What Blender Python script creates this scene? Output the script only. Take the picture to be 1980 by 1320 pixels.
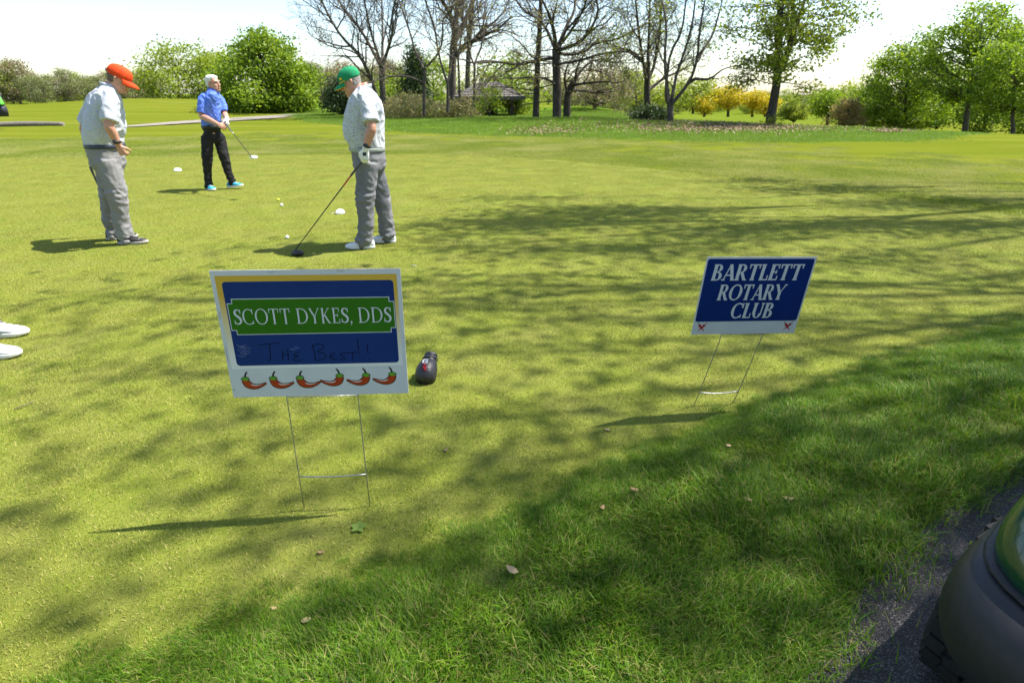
import bpy, math, random
import numpy as np
from mathutils import Vector, Matrix, noise as mnoise

for o in list(bpy.data.objects):
    bpy.data.objects.remove(o, do_unlink=True)
SC = bpy.context.scene
COL = SC.collection
R = math.radians

# ------------------------------------------------------------------ camera
CAM_H, FPX, HOR = 1.5, 1100.0, 180.0            # eye height, focal length and horizon row (photo pixels)
PITCH = math.atan2(660 - HOR, FPX)
cd = bpy.data.cameras.new('camera'); cam = bpy.data.objects.new('camera', cd); COL.objects.link(cam)
cam.location = (0, 0, CAM_H); cam.rotation_euler = (math.pi / 2 - PITCH, 0, 0)
cd.sensor_width = 36; cd.lens = 36 * FPX / 1980; cd.clip_start = 0.05; cd.clip_end = 2000
cd.dof.use_dof = True; cd.dof.focus_distance = 2.3; cd.dof.aperture_fstop = 5.0
SC.camera = cam
# ------------------------------------------------------------------ sky, sun, exposure
SUN_EL, SUN_AZ = R(58), R(14)                     # azimuth counted from +X (right of the picture) towards +Y
SUN = Vector((math.cos(SUN_EL) * math.cos(SUN_AZ), math.cos(SUN_EL) * math.sin(SUN_AZ), math.sin(SUN_EL)))
w = bpy.data.worlds.new('World'); SC.world = w; w.use_nodes = True
nt = w.node_tree; bg = nt.nodes['Background']
sky = nt.nodes.new('ShaderNodeTexSky'); sky.sky_type = 'NISHITA'; sky.sun_disc = False
sky.sun_elevation = SUN_EL; sky.sun_rotation = math.pi / 2 - SUN_AZ
sky.air_density = 1.0; sky.dust_density = 1.0; sky.ozone_density = 1.0; sky.altitude = 200
nt.links.new(sky.outputs[0], bg.inputs[0]); bg.inputs[1].default_value = 0.098
sl = bpy.data.lights.new('sun', 'SUN'); sl.energy = 4.3; sl.angle = R(0.53); sl.color = (1.0, 0.95, 0.87)
so = bpy.data.objects.new('sun', sl); COL.objects.link(so)
so.rotation_euler = SUN.to_track_quat('Z', 'Y').to_euler(); so.location = (20, 0, 30)
SC.view_settings.view_transform = 'Standard'; SC.view_settings.look = 'None'
SC.view_settings.exposure = 1.47; SC.view_settings.gamma = 1.0
SC.render.engine = 'CYCLES'
SC.cycles.max_bounces = 8; SC.cycles.transparent_max_bounces = 8; SC.cycles.use_denoising = True

# ------------------------------------------------------------------ helpers
_c, _s = math.cos(PITCH), math.sin(PITCH)
def at(x, y, Y):
    u, v = (x - 990) / FPX, (660 - y) / FPX
    t = Y / (_c + v * _s)
    return Vector((u * t, Y, CAM_H + (-_s + v * _c) * t))
def gnd(x, y, z=0.0):
    u, v = (x - 990) / FPX, (660 - y) / FPX
    t = (CAM_H - z) / (_s - v * _c)
    return Vector((u * t, (_c + v * _s) * t, z))

def tag(o, label=None, cat=None, group=None, kind=None):
    for k, v in (('label', label), ('category', cat), ('group', group), ('kind', kind)):
        if v: o[k] = v
    return o
def link(o, parent=None):
    COL.objects.link(o)
    if parent: o.parent = parent
    return o
def empty(name, loc=(0, 0, 0), rz=0.0, parent=None):
    o = bpy.data.objects.new(name, None); o.empty_display_size = 0.1
    o.location = loc; o.rotation_euler = (0, 0, rz)
    return link(o, parent)
def mesh(name, v, f, mat=None, smooth=False):
    me = bpy.data.meshes.new(name)
    if isinstance(v, np.ndarray) and isinstance(f, np.ndarray):
        n = f.shape[1]
        me.vertices.add(len(v)); me.vertices.foreach_set('co', v.astype(np.float32).ravel())
        me.loops.add(f.size); me.loops.foreach_set('vertex_index', f.astype(np.int32).ravel())
        me.polygons.add(len(f)); me.polygons.foreach_set('loop_start', np.arange(0, f.size, n, dtype=np.int32))
        me.update(calc_edges=True)
    else:
        me.from_pydata([tuple(p) for p in v], [], [tuple(q) for q in f]); me.update()
    if smooth: me.polygons.foreach_set('use_smooth', np.ones(len(me.polygons), bool))
    if mat: me.materials.append(mat)
    return me
def obj(name, v, f, mat=None, parent=None, smooth=False):
    return link(bpy.data.objects.new(name, mesh(name, v, f, mat, smooth)), parent)
def attr(me, name, vals):
    a = me.attributes.new(name, 'FLOAT', 'POINT'); a.data.foreach_set('value', np.asarray(vals, np.float32))

class MB:
    """collects shapes into one mesh"""
    def __init__(s): s.v = []; s.f = []
    def add(s, v, f):
        b = len(s.v); s.v += [tuple(p) for p in v]; s.f += [tuple(i + b for i in q) for q in f]; return s
    def box(s, c, d, M=None):
        vs = [Vector((c[0] + x * d[0] / 2, c[1] + y * d[1] / 2, c[2] + z * d[2] / 2)) for x in (-1, 1) for y in (-1, 1) for z in (-1, 1)]
        if M: vs = [M @ p for p in vs]
        return s.add(vs, [(0, 1, 3, 2), (4, 6, 7, 5), (0, 4, 5, 1), (2, 3, 7, 6), (0, 2, 6, 4), (1, 5, 7, 3)])
    def loft(s, rings, cap=True, closed=True):
        n = len(rings[0]); v = [p for r in rings for p in r]; f = []
        for i in range(len(rings) - 1):
            for j in range(n if closed else n - 1):
                k = (j + 1) % n
                f.append((i * n + j, i * n + k, (i + 1) * n + k, (i + 1) * n + j))
        if cap:
            f.append(tuple(range(n - 1, -1, -1))); f.append(tuple(range((len(rings) - 1) * n, len(rings) * n)))
        return s.add(v, f)
    def tube(s, pts, rad, n=10, cap=True, flat=1.0):
        pts = [Vector(p) for p in pts]; rings = []
        if not hasattr(rad, '__len__'): rad = [rad] * len(pts)
        ref = None
        for i, p in enumerate(pts):
            d = (pts[min(i + 1, len(pts) - 1)] - pts[max(i - 1, 0)]).normalized()
            if ref is None:
                ref = Vector((0, 0, 1)) if abs(d.z) < .9 else Vector((0, 1, 0))
            u = (ref - d * ref.dot(d)).normalized(); ref = u; q = d.cross(u)
            rings.append([p + (u * math.cos(a) + q * math.sin(a) * flat) * rad[i] for a in (2 * math.pi * k / n for k in range(n))])
        return s.loft(rings, cap)
    def ball(s, c, r, n=10, m=7):
        c = Vector(c); r = (r, r, r) if not hasattr(r, '__len__') else r
        rings = []
        for i in range(1, m):
            a = math.pi * i / m
            rings.append([c + Vector((r[0] * math.sin(a) * math.cos(t), r[1] * math.sin(a) * math.sin(t), -r[2] * math.cos(a))) for t in (2 * math.pi * k / n for k in range(n))])
        return s.loft(rings)
    def build(s, name, mat, parent=None, smooth=False):
        return obj(name, s.v, s.f, mat, parent, smooth)

# ------------------------------------------------------------------ materials
MATS = {}
def mat_base(name):
    m = bpy.data.materials.new(name); m.use_nodes = True; MATS[name] = m
    return m, m.node_tree, m.node_tree.nodes['Principled BSDF']
def ramp(nt, fac, stops):
    r = nt.nodes.new('ShaderNodeValToRGB'); e = r.color_ramp.elements
    while len(e) < len(stops): e.new(0.5)
    for q, (p, c) in zip(e, stops): q.position = p; q.color = (*c, 1)
    nt.links.new(fac, r.inputs[0]); return r.outputs[0]
def ntex(nt, vec, scale, detail=4, rough=.55):
    n = nt.nodes.new('ShaderNodeTexNoise'); n.inputs['Scale'].default_value = scale; n.inputs['Detail'].default_value = detail
    n.inputs['Roughness'].default_value = rough
    if vec: nt.links.new(vec, n.inputs['Vector'])
    return n.outputs['Fac']
def coords(nt, which='Object', scale=None):
    if which == 'World':
        o = nt.nodes.new('ShaderNodeNewGeometry').outputs['Position']
    else:
        o = nt.nodes.new('ShaderNodeTexCoord').outputs[which]
    if scale:
        m = nt.nodes.new('ShaderNodeMapping'); m.inputs['Scale'].default_value = scale
        nt.links.new(o, m.inputs[0]); o = m.outputs[0]
    return o
def mixc(nt, fac, a, b, blend='MIX'):
    m = nt.nodes.new('ShaderNodeMix'); m.data_type = 'RGBA'; m.blend_type = blend
    for sock, val in ((m.inputs[0], fac), (m.inputs[6], a), (m.inputs[7], b)):
        if isinstance(val, bpy.types.NodeSocket): nt.links.new(val, sock)
        elif isinstance(val, (int, float)): sock.default_value = val
        else: sock.default_value = (*val, 1)
    return m.outputs[2]
def bump(nt, bsdf, h, strength, dist=0.01):
    b = nt.nodes.new('ShaderNodeBump'); b.inputs['Strength'].default_value = strength; b.inputs['Distance'].default_value = dist
    nt.links.new(h, b.inputs['Height']); nt.links.new(b.outputs[0], bsdf.inputs['Normal'])
def pm(name, c1, c2=None, scale=20, rough=.6, bmp=0, bscale=None, spec=.4, metal=0, which='Object', sc=None, coat=0):
    m, nt, b = mat_base(name)
    b.inputs['Roughness'].default_value = rough; b.inputs['Specular IOR Level'].default_value = spec; b.inputs['Metallic'].default_value = metal
    b.inputs['Coat Weight'].default_value = coat
    vec = coords(nt, which, sc)
    n = ntex(nt, vec, scale)
    col = ramp(nt, n, [(.3, c1), (.7, c2 or tuple(x * .85 for x in c1))])
    nt.links.new(col, b.inputs['Base Color'])
    if bmp: bump(nt, b, ntex(nt, vec, bscale or scale * 2), bmp)
    return m
def leafmat(name, cols, trans=.45, rough=.55, noise_scale=None, spots=None, mottle=None):
    """foliage: colour from the per-leaf number 'rnd', part of the light passes through"""
    m, nt, b = mat_base(name)
    a = nt.nodes.new('ShaderNodeAttribute'); a.attribute_name = 'rnd'
    fac = a.outputs['Fac']
    n = len(cols); col = ramp(nt, fac, [((i + .5) / n, c) for i, c in enumerate(cols)])
    if noise_scale:
        nn = ntex(nt, coords(nt, 'World'), noise_scale[0], 3)
        col = mixc(nt, ramp(nt, nn, [(.42, (0, 0, 0)), (.68, (1, 1, 1))]), col, mixc(nt, noise_scale[2], col, noise_scale[1]))
    if spots:
        nn = ntex(nt, coords(nt, 'World'), spots[0], 2)
        col = mixc(nt, ramp(nt, nn, [(.66, (0, 0, 0)), (.74, (1, 1, 1))]), col, mixc(nt, spots[2], col, spots[1]))
    if mottle:
        nn = ntex(nt, coords(nt, 'World'), mottle, 2, .6)
        col = mixc(nt, 1.0, col, ramp(nt, nn, [(.30, (.58, .64, .52)), (.5, (.97, .98, .92)), (.68, (1.18, 1.14, 1.08))]), 'MULTIPLY')
    nt.links.new(col, b.inputs['Base Color']); b.inputs['Roughness'].default_value = rough; b.inputs['Specular IOR Level'].default_value = .3
    t = nt.nodes.new('ShaderNodeBsdfTranslucent')
    nt.links.new(mixc(nt, 1.0, col, (1.0, 1.0, .55), 'MULTIPLY'), t.inputs[0])
    mx = nt.nodes.new('ShaderNodeMixShader'); mx.inputs[0].default_value = trans
    nt.links.new(b.outputs[0], mx.inputs[1]); nt.links.new(t.outputs[0], mx.inputs[2])
    nt.links.new(mx.outputs[0], nt.nodes['Material Output'].inputs[0])
    return m
# ================================================================== THE SETTING
def inpoly(px, py, poly):
    c = np.zeros(px.shape, bool); n = len(poly)
    for i in range(n):
        x0, y0 = poly[i]; x1, y1 = poly[i - 1]
        m = ((y0 > py) != (y1 > py)) & (px < (x1 - x0) * (py - y0) / (y1 - y0 + 1e-12) + x0)
        c ^= m
    return c
def polydist(px, py, line):
    d = np.full(px.shape, 1e9)
    for (x0, y0), (x1, y1) in zip(line[:-1], line[1:]):
        l2 = (x1 - x0) ** 2 + (y1 - y0) ** 2
        t = np.clip(((px - x0) * (x1 - x0) + (py - y0) * (y1 - y0)) / l2, 0, 1)
        d = np.minimum(d, np.hypot(px - x0 - t * (x1 - x0), py - y0 - t * (y1 - y0)))
    return d
def dense(line, step):
    out = []
    for (x0, y0), (x1, y1) in zip(line[:-1], line[1:]):
        k = max(1, int(math.hypot(x1 - x0, y1 - y0) / step))
        out += [(x0 + (x1 - x0) * i / k, y0 + (y1 - y0) * i / k) for i in range(k)]
    return out + [line[-1]]
def smoothline(line, it=2):
    for _ in range(it):
        o = [line[0]]
        for a, b in zip(line[:-1], line[1:]):
            o += [(a[0] * .75 + b[0] * .25, a[1] * .75 + b[1] * .25), (a[0] * .25 + b[0] * .75, a[1] * .25 + b[1] * .75)]
        line = o + [line[-1]]
    return line
def gxy(l): return [tuple(gnd(x, y).xy) for x, y in l]

def terr(x, y):
    x = np.asarray(x, float); y = np.asarray(y, float)
    z = np.zeros(np.broadcast(x, y).shape)
    z = z + 1.0 * np.exp(-((x + 34) / 15) ** 2 - ((y - 60) / 11) ** 2)          # grassy rise behind the far golfers
    z = z + .45 * np.exp(-((x - 7) / 5) ** 2 - ((y - 56) / 6) ** 2)             # hump behind the trunks
    z = z + .22 * np.exp(-((x - 2) / 12) ** 2 - ((y - 31) / 3.5) ** 2)          # bank of the rough
    wr = 1 / (1 + np.exp(-(x - 13) / 2.5))
    over = np.log1p(np.exp(np.clip((y - (38 - .62 * x)) / 3.0, -40, 40))) * 3.0
    z = z - wr * .055 * np.minimum(over, 45)                                    # ground falls away behind the right crest
    z = z + .05 * np.sin(x * .31 + 1) * np.sin(y * .23) * np.clip((y - 16) / 10, 0, 1)
    return z
def terr1(x, y): return float(terr(x, y))

# outline of the closely mown green, and of the strip of long grass along the asphalt path
FAR_EDGE = smoothline(gxy([(-900, 318), (-300, 309), (0, 305), (350, 302), (640, 299), (800, 297), (930, 299), (1100, 311), (1300, 330), (1500, 353), (1700, 376), (1980, 412), (2300, 470), (2600, 560)]))
ROUGH_EDGE = smoothline(gxy([(60, 1370), (250, 1318), (420, 1265), (600, 1205), (780, 1130), (900, 1078), (1030, 1018), (1150, 952), (1300, 882), (1450, 822), (1580, 778), (1700, 730), (1850, 684), (1980, 642), (2300, 588), (2600, 560)]))
PATH_EDGE = smoothline([(-2.6, -1.55), (-1.2, -.5)] + gxy([(1525, 1345), (1562, 1315), (1612, 1222), (1668, 1135), (1752, 1054), (1842, 980), (1945, 893), (2270, 745), (2700, 645)]))
GREEN = FAR_EDGE + ROUGH_EDGE[::-1] + [(-3.5, .6), (-6, 1.5), (-12, 4)]
ROUGH = ROUGH_EDGE + PATH_EDGE[::-1] + [(-3.2, -.4), (-1.9, .4)]

# ---- ground materials
m, nt, b = mat_base('fairway_turf')
P = coords(nt, 'World')
z1 = nt.nodes.new('ShaderNodeAttribute'); z1.attribute_name = 'zone'            # 0 fairway, 1 lush rough
z2 = nt.nodes.new('ShaderNodeAttribute'); z2.attribute_name = 'far'
st = ntex(nt, coords(nt, 'World', (.05, .55, 1)), 1.0, 4, .6)
fine = ntex(nt, P, 14, 5, .7)
fa = ramp(nt, st, [(.33, (.098, .122, .010)), (.5, (.122, .142, .013)), (.66, (.152, .162, .020))])
fa = mixc(nt, ramp(nt, fine, [(.3, (0, 0, 0)), (.7, (1, 1, 1))]), mixc(nt, .35, fa, (.06, .10, .015)), fa)
dry = ntex(nt, coords(nt, 'World', (.16, .4, 1)), 1.0, 5, .65)
fa = mixc(nt, ramp(nt, dry, [(.55, (0, 0, 0)), (.75, (.6, .6, .6))]), fa, (.20, .19, .050))
ro = ramp(nt, ntex(nt, P, 1.7, 5, .7), [(.3, (.055, .105, .010)), (.55, (.080, .140, .014)), (.75, (.110, .155, .022))])
nt.links.new(mixc(nt, z1.outputs['Fac'], fa, ro), b.inputs['Base Color'])
b.inputs['Roughness'].default_value = .95; b.inputs['Specular IOR Level'].default_value = .0
bump(nt, b, ntex(nt, P, 35, 4, .8), .6, .03)

m, nt, b = mat_base('green_turf')
P = coords(nt, 'World')
c = ramp(nt, ntex(nt, P, 260, 3, .7), [(.3, (.095, .125, .012)), (.55, (.200, .240, .030)), (.75, (.290, .295, .060))])
c = mixc(nt, ramp(nt, ntex(nt, P, 2.2, 4, .6), [(.4, (0, 0, 0)), (.7, (.5, .5, .5))]), c, (.20, .185, .06))
nt.links.new(c, b.inputs['Base Color']); b.inputs['Roughness'].default_value = .9; b.inputs['Specular IOR Level'].default_value = .1
bump(nt, b, ntex(nt, P, 300, 3, .7), .8, .01)

pm('thatch', (.045, .075, .010), (.085, .095, .025), 60, .95, .8, 120, .1, which='World')
m, nt, b = mat_base('asphalt')
P = coords(nt, 'World')
vo = nt.nodes.new('ShaderNodeTexVoronoi'); vo.inputs['Scale'].default_value = 150; nt.links.new(P, vo.inputs['Vector'])
v2 = nt.nodes.new('ShaderNodeTexVoronoi'); v2.inputs['Scale'].default_value = 150; v2.feature = 'DISTANCE_TO_EDGE'; nt.links.new(P, v2.inputs['Vector'])
sep = nt.nodes.new('ShaderNodeSeparateColor'); nt.links.new(vo.outputs['Color'], sep.inputs[0])
c = ramp(nt, sep.outputs[0], [(.1, (.062, .056, .054)), (.6, (.118, .106, .102)), (.93, (.18, .165, .155)), (1, (.30, .27, .24))])
c = mixc(nt, ramp(nt, v2.outputs['Distance'], [(.0, (0, 0, 0)), (.14, (1, 1, 1))]), (.020, .020, .021), c)
nt.links.new(c, b.inputs['Base Color']); b.inputs['Roughness'].default_value = .72
mx = nt.nodes.new('ShaderNodeMath'); mx.operation = 'MULTIPLY_ADD'; mx.inputs[1].default_value = 2.0
nt.links.new(ramp(nt, v2.outputs['Distance'], [(0, (0, 0, 0)), (.3, (1, 1, 1))]), mx.inputs[0]); nt.links.new(sep.outputs[1], mx.inputs[2])
bump(nt, b, mx.outputs[0], 1.0, .006)
pm('tan_gravel', (.25, .22, .175), (.20, .175, .145), 3, .9, .3, 40, .2, which='World')
pm('bunker_sand', (.62, .54, .40), (.52, .45, .33), 2, .9, .2, 20, .2, which='World')

# ---- the ground sheet: fine near by, coarse to the horizon
def axis(parts):
    a = []
    for lo, hi, st_ in parts: a += list(np.arange(lo, hi, st_))
    return np.array(a + [parts[-1][1]])
xs = axis([(-700, -100, 60), (-100, -40, 5), (-40, -18, .9), (-18, 18, .18), (18, 45, .9), (45, 110, 5), (110, 700, 60)])
ys = axis([(-60, -4, 6), (-4, 0, .5), (0, 19, .14), (19, 45, .5), (45, 80, 1.5), (80, 200, 10), (200, 1200, 100)])
X, Y = np.meshgrid(xs, ys)
inside = inpoly(X, Y, GREEN)
Z = terr(X, Y) + np.where(inside, -.05, .018) * (np.abs(X) < 40) * (Y < 30)
nearrough = inpoly(X, Y, ROUGH); Z = np.where(nearrough, .006, Z)
pathside = (Y < 3.2) & (~inside) & (~nearrough) & (X > -1.4)
Z = np.where(pathside, -.02, Z)
# lush rough: band behind the fairway, tapering to a tip on the right
LUSH = smoothline(gxy([(560, 226), (640, 243), (760, 256), (900, 261), (1100, 266), (1300, 272), (1500, 277), (1700, 276), (1790, 271), (1822, 264)])) 
LUSHP = LUSH + [(21, 27), (17, 31), (13, 34), (9, 50), (6, 75), (-25, 75)]
zone = np.where(inpoly(X, Y, LUSHP), 1.0, 0.0); zone = np.where(Y > 80, .35, zone); zone = np.where(nearrough, 1, zone)
nx, ny = len(xs), len(ys)
idx = np.arange(nx * ny).reshape(ny, nx)
F = np.stack([idx[:-1, :-1], idx[:-1, 1:], idx[1:, 1:], idx[1:, :-1]], -1).reshape(-1, 4)
g = obj('ground', np.stack([X, Y, Z], -1).reshape(-1, 3), F, MATS['fairway_turf'], smooth=True)
attr(g.data, 'zone', zone.ravel()); tag(g, kind='structure')

def sheet(name, poly, zf, mat, step=None):
    """flat polygon sheet (triangle-filled by Blender as one n-gon), z from zf"""
    return tag(obj(name, [(x, y, zf) for x, y in poly], [tuple(range(len(poly)))], mat), kind='structure')
sheet('putting_green', GREEN, 0.0, MATS['green_turf'])
sheet('rough_strip', ROUGH, .010, MATS['thatch'])
pth = PATH_EDGE + [(12, 5.5), (12, 2.2), (5, -2.5), (-1.5, -5.5), (-5, -4.5)]
sheet('asphalt_path', pth, .016, MATS['asphalt'])

def ribbon_ground(name, left, right, mat, lift, n=40):
    def samp(l):
        l = smoothline(l); t = np.linspace(0, len(l) - 1, n); a = np.array(l); i = np.minimum(t.astype(int), len(l) - 2); u = (t - i)[:, None]
        return a[i] * (1 - u) + a[i + 1] * u
    A, B = samp(left), samp(right); V = []; Fc = []; m_ = 5
    for k in range(m_):
        q = A + (B - A) * k / (m_ - 1)
        V.append(np.column_stack([q, terr(q[:, 0], q[:, 1]) + lift]))
    V = np.concatenate(V)
    for k in range(m_ - 1):
        for i in range(n - 1): Fc.append((k * n + i, k * n + i + 1, (k + 1) * n + i + 1, (k + 1) * n + i))
    return tag(obj(name, V, np.array(Fc), mat, smooth=True), kind='structure')
ribbon_ground('gravel_path', gxy([(235, 247), (270, 244.5), (380, 236), (470, 229), (540, 223.5), (600, 221)]), gxy([(235, 248.5), (270, 247.5), (380, 241.5), (480, 235), (560, 228), (610, 224)]), MATS['tan_gravel'], .05)
ribbon_ground('sand_bunker', [(-53, 68), (-48, 67.5), (-44, 68)], [(-53, 71), (-48, 72), (-44, 71)], MATS['bunker_sand'], .35)

# ================================================================== GRASS (stuff): blades instanced from small patches
def blade_patch(name, mat, size, n, h, wd, lean, segs, rng, clump=0):
    """n blades on a square patch, each a tapering bent strip"""
    x = rng.normal(0, size * .42, n); y = rng.normal(0, size * .42, n)
    yaw = rng.uniform(0, 2 * math.pi, n)
    if clump: yaw = rng.normal(rng.uniform(0, 6.28), clump, n)
    H = rng.uniform(h[0], h[1], n); W = rng.uniform(wd[0], wd[1], n); L = np.abs(rng.normal(lean, lean * .5, n))
    fx, fy = np.cos(yaw), np.sin(yaw); yaw2 = yaw + math.pi / 2 + rng.normal(0, .5, n); sx, sy = np.cos(yaw2), np.sin(yaw2)
    rows = []
    px, py, pz = x.copy(), y.copy(), np.full(n, -.004)
    ang = rng.uniform(0, .35, n)
    V = []
    for k in range(segs + 1):
        t = k / segs
        wk = W * (1 - t ** 1.6) * .5 + .00005
        if k < segs:
            V.append(np.stack([px - sx * wk, py - sy * wk, pz], -1)); V.append(np.stack([px + sx * wk, py + sy * wk, pz], -1))
        else: V.append(np.stack([px, py, pz], -1))
        ang = ang + L / segs
        st_ = H / segs
        px = px + fx * np.sin(ang) * st_; py = py + fy * np.sin(ang) * st_; pz = np.maximum(pz + np.cos(ang) * st_, .001)
    V = np.stack(V, 1); m_ = V.shape[1]; base = np.arange(n)[:, None] * m_
    tris = []
    for k in range(segs):
        a = 2 * k
        if k < segs - 1: tris += [(a, a + 1, a + 3), (a, a + 3, a + 2)]
        else: tris += [(a, a + 1, a + 2)]
    Fc = (base[:, None, :] + np.array(tris)[None]).reshape(-1, 3)
    me = mesh(name, V.reshape(-1, 3), Fc, mat)
    attr(me, 'rnd', np.repeat(rng.random(n), m_))
    return bpy.data.objects.new(name, me)
def scatter(name, pts, rotz, scl, protos, label):
    """one 'stuff' object: geometry nodes put a patch on every point"""
    me = bpy.data.meshes.new(name); me.vertices.add(len(pts)); me.vertices.foreach_set('co', np.asarray(pts, np.float32).ravel()); me.update()
    attr(me, 'rz', rotz); attr(me, 'sc', scl)
    o = link(bpy.data.objects.new(name, me)); tag(o, label, 'grass', kind='stuff')
    pc = bpy.data.collections.new(name + '_blades')
    for p in protos: pc.objects.link(p)
    ng = bpy.data.node_groups.new(name, 'GeometryNodeTree')
    ng.interface.new_socket('Geometry', in_out='INPUT', socket_type='NodeSocketGeometry'); ng.interface.new_socket('Geometry', in_out='OUTPUT', socket_type='NodeSocketGeometry')
    N = ng.nodes.new; L = ng.links.new
    gi, go = N('NodeGroupInput'), N('NodeGroupOutput'); ci = N('GeometryNodeCollectionInfo'); ci.inputs['Collection'].default_value = pc; ci.inputs['Separate Children'].default_value = True; ci.inputs['Reset Children'].default_value = True
    ip = N('GeometryNodeInstanceOnPoints'); ip.inputs['Pick Instance'].default_value = True
    def na(nm):
        a = N('GeometryNodeInputNamedAttribute'); a.data_type = 'FLOAT'; a.inputs['Name'].default_value = nm; return a.outputs['Attribute']
    cx = N('ShaderNodeCombineXYZ'); L(na('rz'), cx.inputs[2])
    L(gi.outputs[0], ip.inputs['Points']); L(ci.outputs[0], ip.inputs['Instance']); L(cx.outputs[0], ip.inputs['Rotation']); L(na('sc'), ip.inputs['Scale'])
    L(ip.outputs[0], go.inputs[0])
    mod = o.modifiers.new('scatter', 'NODES'); mod.node_group = ng
    return o
def jgrid(x0, x1, y0, y1, step, rng, j=.35):
    gx, gy = np.meshgrid(np.arange(x0, x1, step), np.arange(y0, y1, step))
    return gx.ravel() + rng.uniform(-j, j, gx.size) * step, gy.ravel() + rng.uniform(-j, j, gx.size) * step
def inview(x, y, margin=.25, zc0=.6):
    zc = y * _c + CAM_H * _s
    return (np.abs(x) < (.9 + .03) * zc + margin) & (y > .7)
rng = np.random.default_rng(7)
gcols = [(.068, .118, .006), (.190, .275, .020), (.280, .340, .038), (.375, .385, .075), (.48, .41, .16)]
leafmat('green_blades', gcols, .30, .6, (1.3, (.42, .36, .085), .4), (7.0, (.20, .14, .06), .55), 75)
leafmat('rough_blades', [(.050, .130, .005), (.078, .190, .006), (.108, .240, .008), (.150, .285, .011), (.210, .320, .018), (.110, .250, .008), (.36, .32, .11)], .38, .5)
leafmat('fringe_blades', [(.115, .185, .012), (.175, .250, .018), (.235, .290, .030), (.31, .32, .07)], .35, .6, (.45, (.50, .45, .20), .55))
leafmat('lush_blades', [(.090, .185, .012), (.130, .240, .016), (.165, .275, .022), (.25, .31, .05)], .4, .6)
# green
x, y = jgrid(-16, 16, .5, 16, .27, rng)
k = inpoly(x, y, GREEN) & inview(x, y, 1.2)
x, y = x[k], y[k]
prot = [blade_patch('green_blades', MATS['green_blades'], .34, 1900, (.010, .022), (.0016, .0032), .9, 2, rng) for _ in range(5)]
scatter('mown_grass', np.stack([x, y, np.zeros_like(x)], -1), rng.uniform(0, 6.28, len(x)), rng.uniform(.85, 1.15, len(x)), prot, 'closely mown yellowish grass of the green')
# rough strip along the path
x, y = jgrid(-3, 8, .2, 6, .065, rng, .5)
k = inpoly(x, y, ROUGH) & inview(x, y, .9); x, y = x[k], y[k]
de = np.minimum(polydist(x, y, ROUGH_EDGE), .45) / .45
nz = np.array([mnoise.noise((a * 3.1, b_ * 3.1, 0)) for a, b_ in zip(x, y)]); nz2 = np.array([mnoise.noise((a * .9 + 5, b_ * .9, 3)) for a, b_ in zip(x, y)])
sc = (.60 + .40 * de) * (1 + .65 * nz) * rng.uniform(.8, 1.2, len(x))
rz = nz2 * 9 + rng.normal(0, .7, len(x))
prot = [blade_patch('rough_blades', MATS['rough_blades'], .12, 190, (.035, .080), (.0018, .0038), 1.15, 4, rng, .9) for _ in range(6)]
keep = rng.random(len(x)) < np.where(nz < -.36, .6, 1)
scatter('rough_grass', np.stack([x, y, np.full_like(x, .01)], -1)[keep], rz[keep], sc[keep], prot, 'long dark green grass of the strip along the asphalt path')
# grass creeping over the green's edge
l = np.array(dense(ROUGH_EDGE, .03)); rep = np.repeat(l, 14, 0); rep = rep + np.stack([rng.normal(.0, .06, len(rep)), rng.normal(.0, .075, len(rep))], -1)
k = inview(rep[:, 0], rep[:, 1], .3) & (rep[:, 1] < 6); rep = rep[k]
scatter('edge_grass', np.column_stack([rep, np.zeros(len(rep))]), rng.uniform(0, 6.28, len(rep)), rng.uniform(.22, .55, len(rep)), prot, 'sparse longer grass where the green meets the strip')
# longer fringe beyond the green
x, y = jgrid(-30, 30, 4, 27, .42, rng)
k = (~inpoly(x, y, GREEN)) & (~inpoly(x, y, ROUGH)) & inview(x, y, 1) & (polydist(x, y, FAR_EDGE) < rng.uniform(.3, 9, len(x))) & (y > 5); x, y = x[k], y[k]
prot = [blade_patch('fringe_blades', MATS['fringe_blades'], .56, 1900, (.022, .042), (.003, .006), .8, 2, rng) for _ in range(4)]
scatter('fringe_grass', np.stack([x, y, terr(x, y) + .016], -1), rng.uniform(0, 6.28, len(x)), rng.uniform(.8, 1.15, len(x)), prot, 'slightly longer grass of the fringe beyond the green')
# lush rough behind
x, y = jgrid(-26, 26, 20, 52, .75, rng)
k = inpoly(x, y, LUSHP) & inview(x, y, 1); x, y = x[k], y[k]
prot = [blade_patch('lush_blades', MATS['lush_blades'], 1.0, 1300, (.06, .15), (.008, .016), .8, 2, rng) for _ in range(4)]
nz = np.array([mnoise.noise((a * .5, b_ * .5, 0)) for a, b_ in zip(x, y)])
scatter('lush_grass', np.stack([x, y, terr(x, y) + .01], -1), rng.uniform(0, 6.28, len(x)), (.75 + .5 * nz) * rng.uniform(.8, 1.2, len(x)), prot, 'lush unmown grass around the bare trees')
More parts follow.
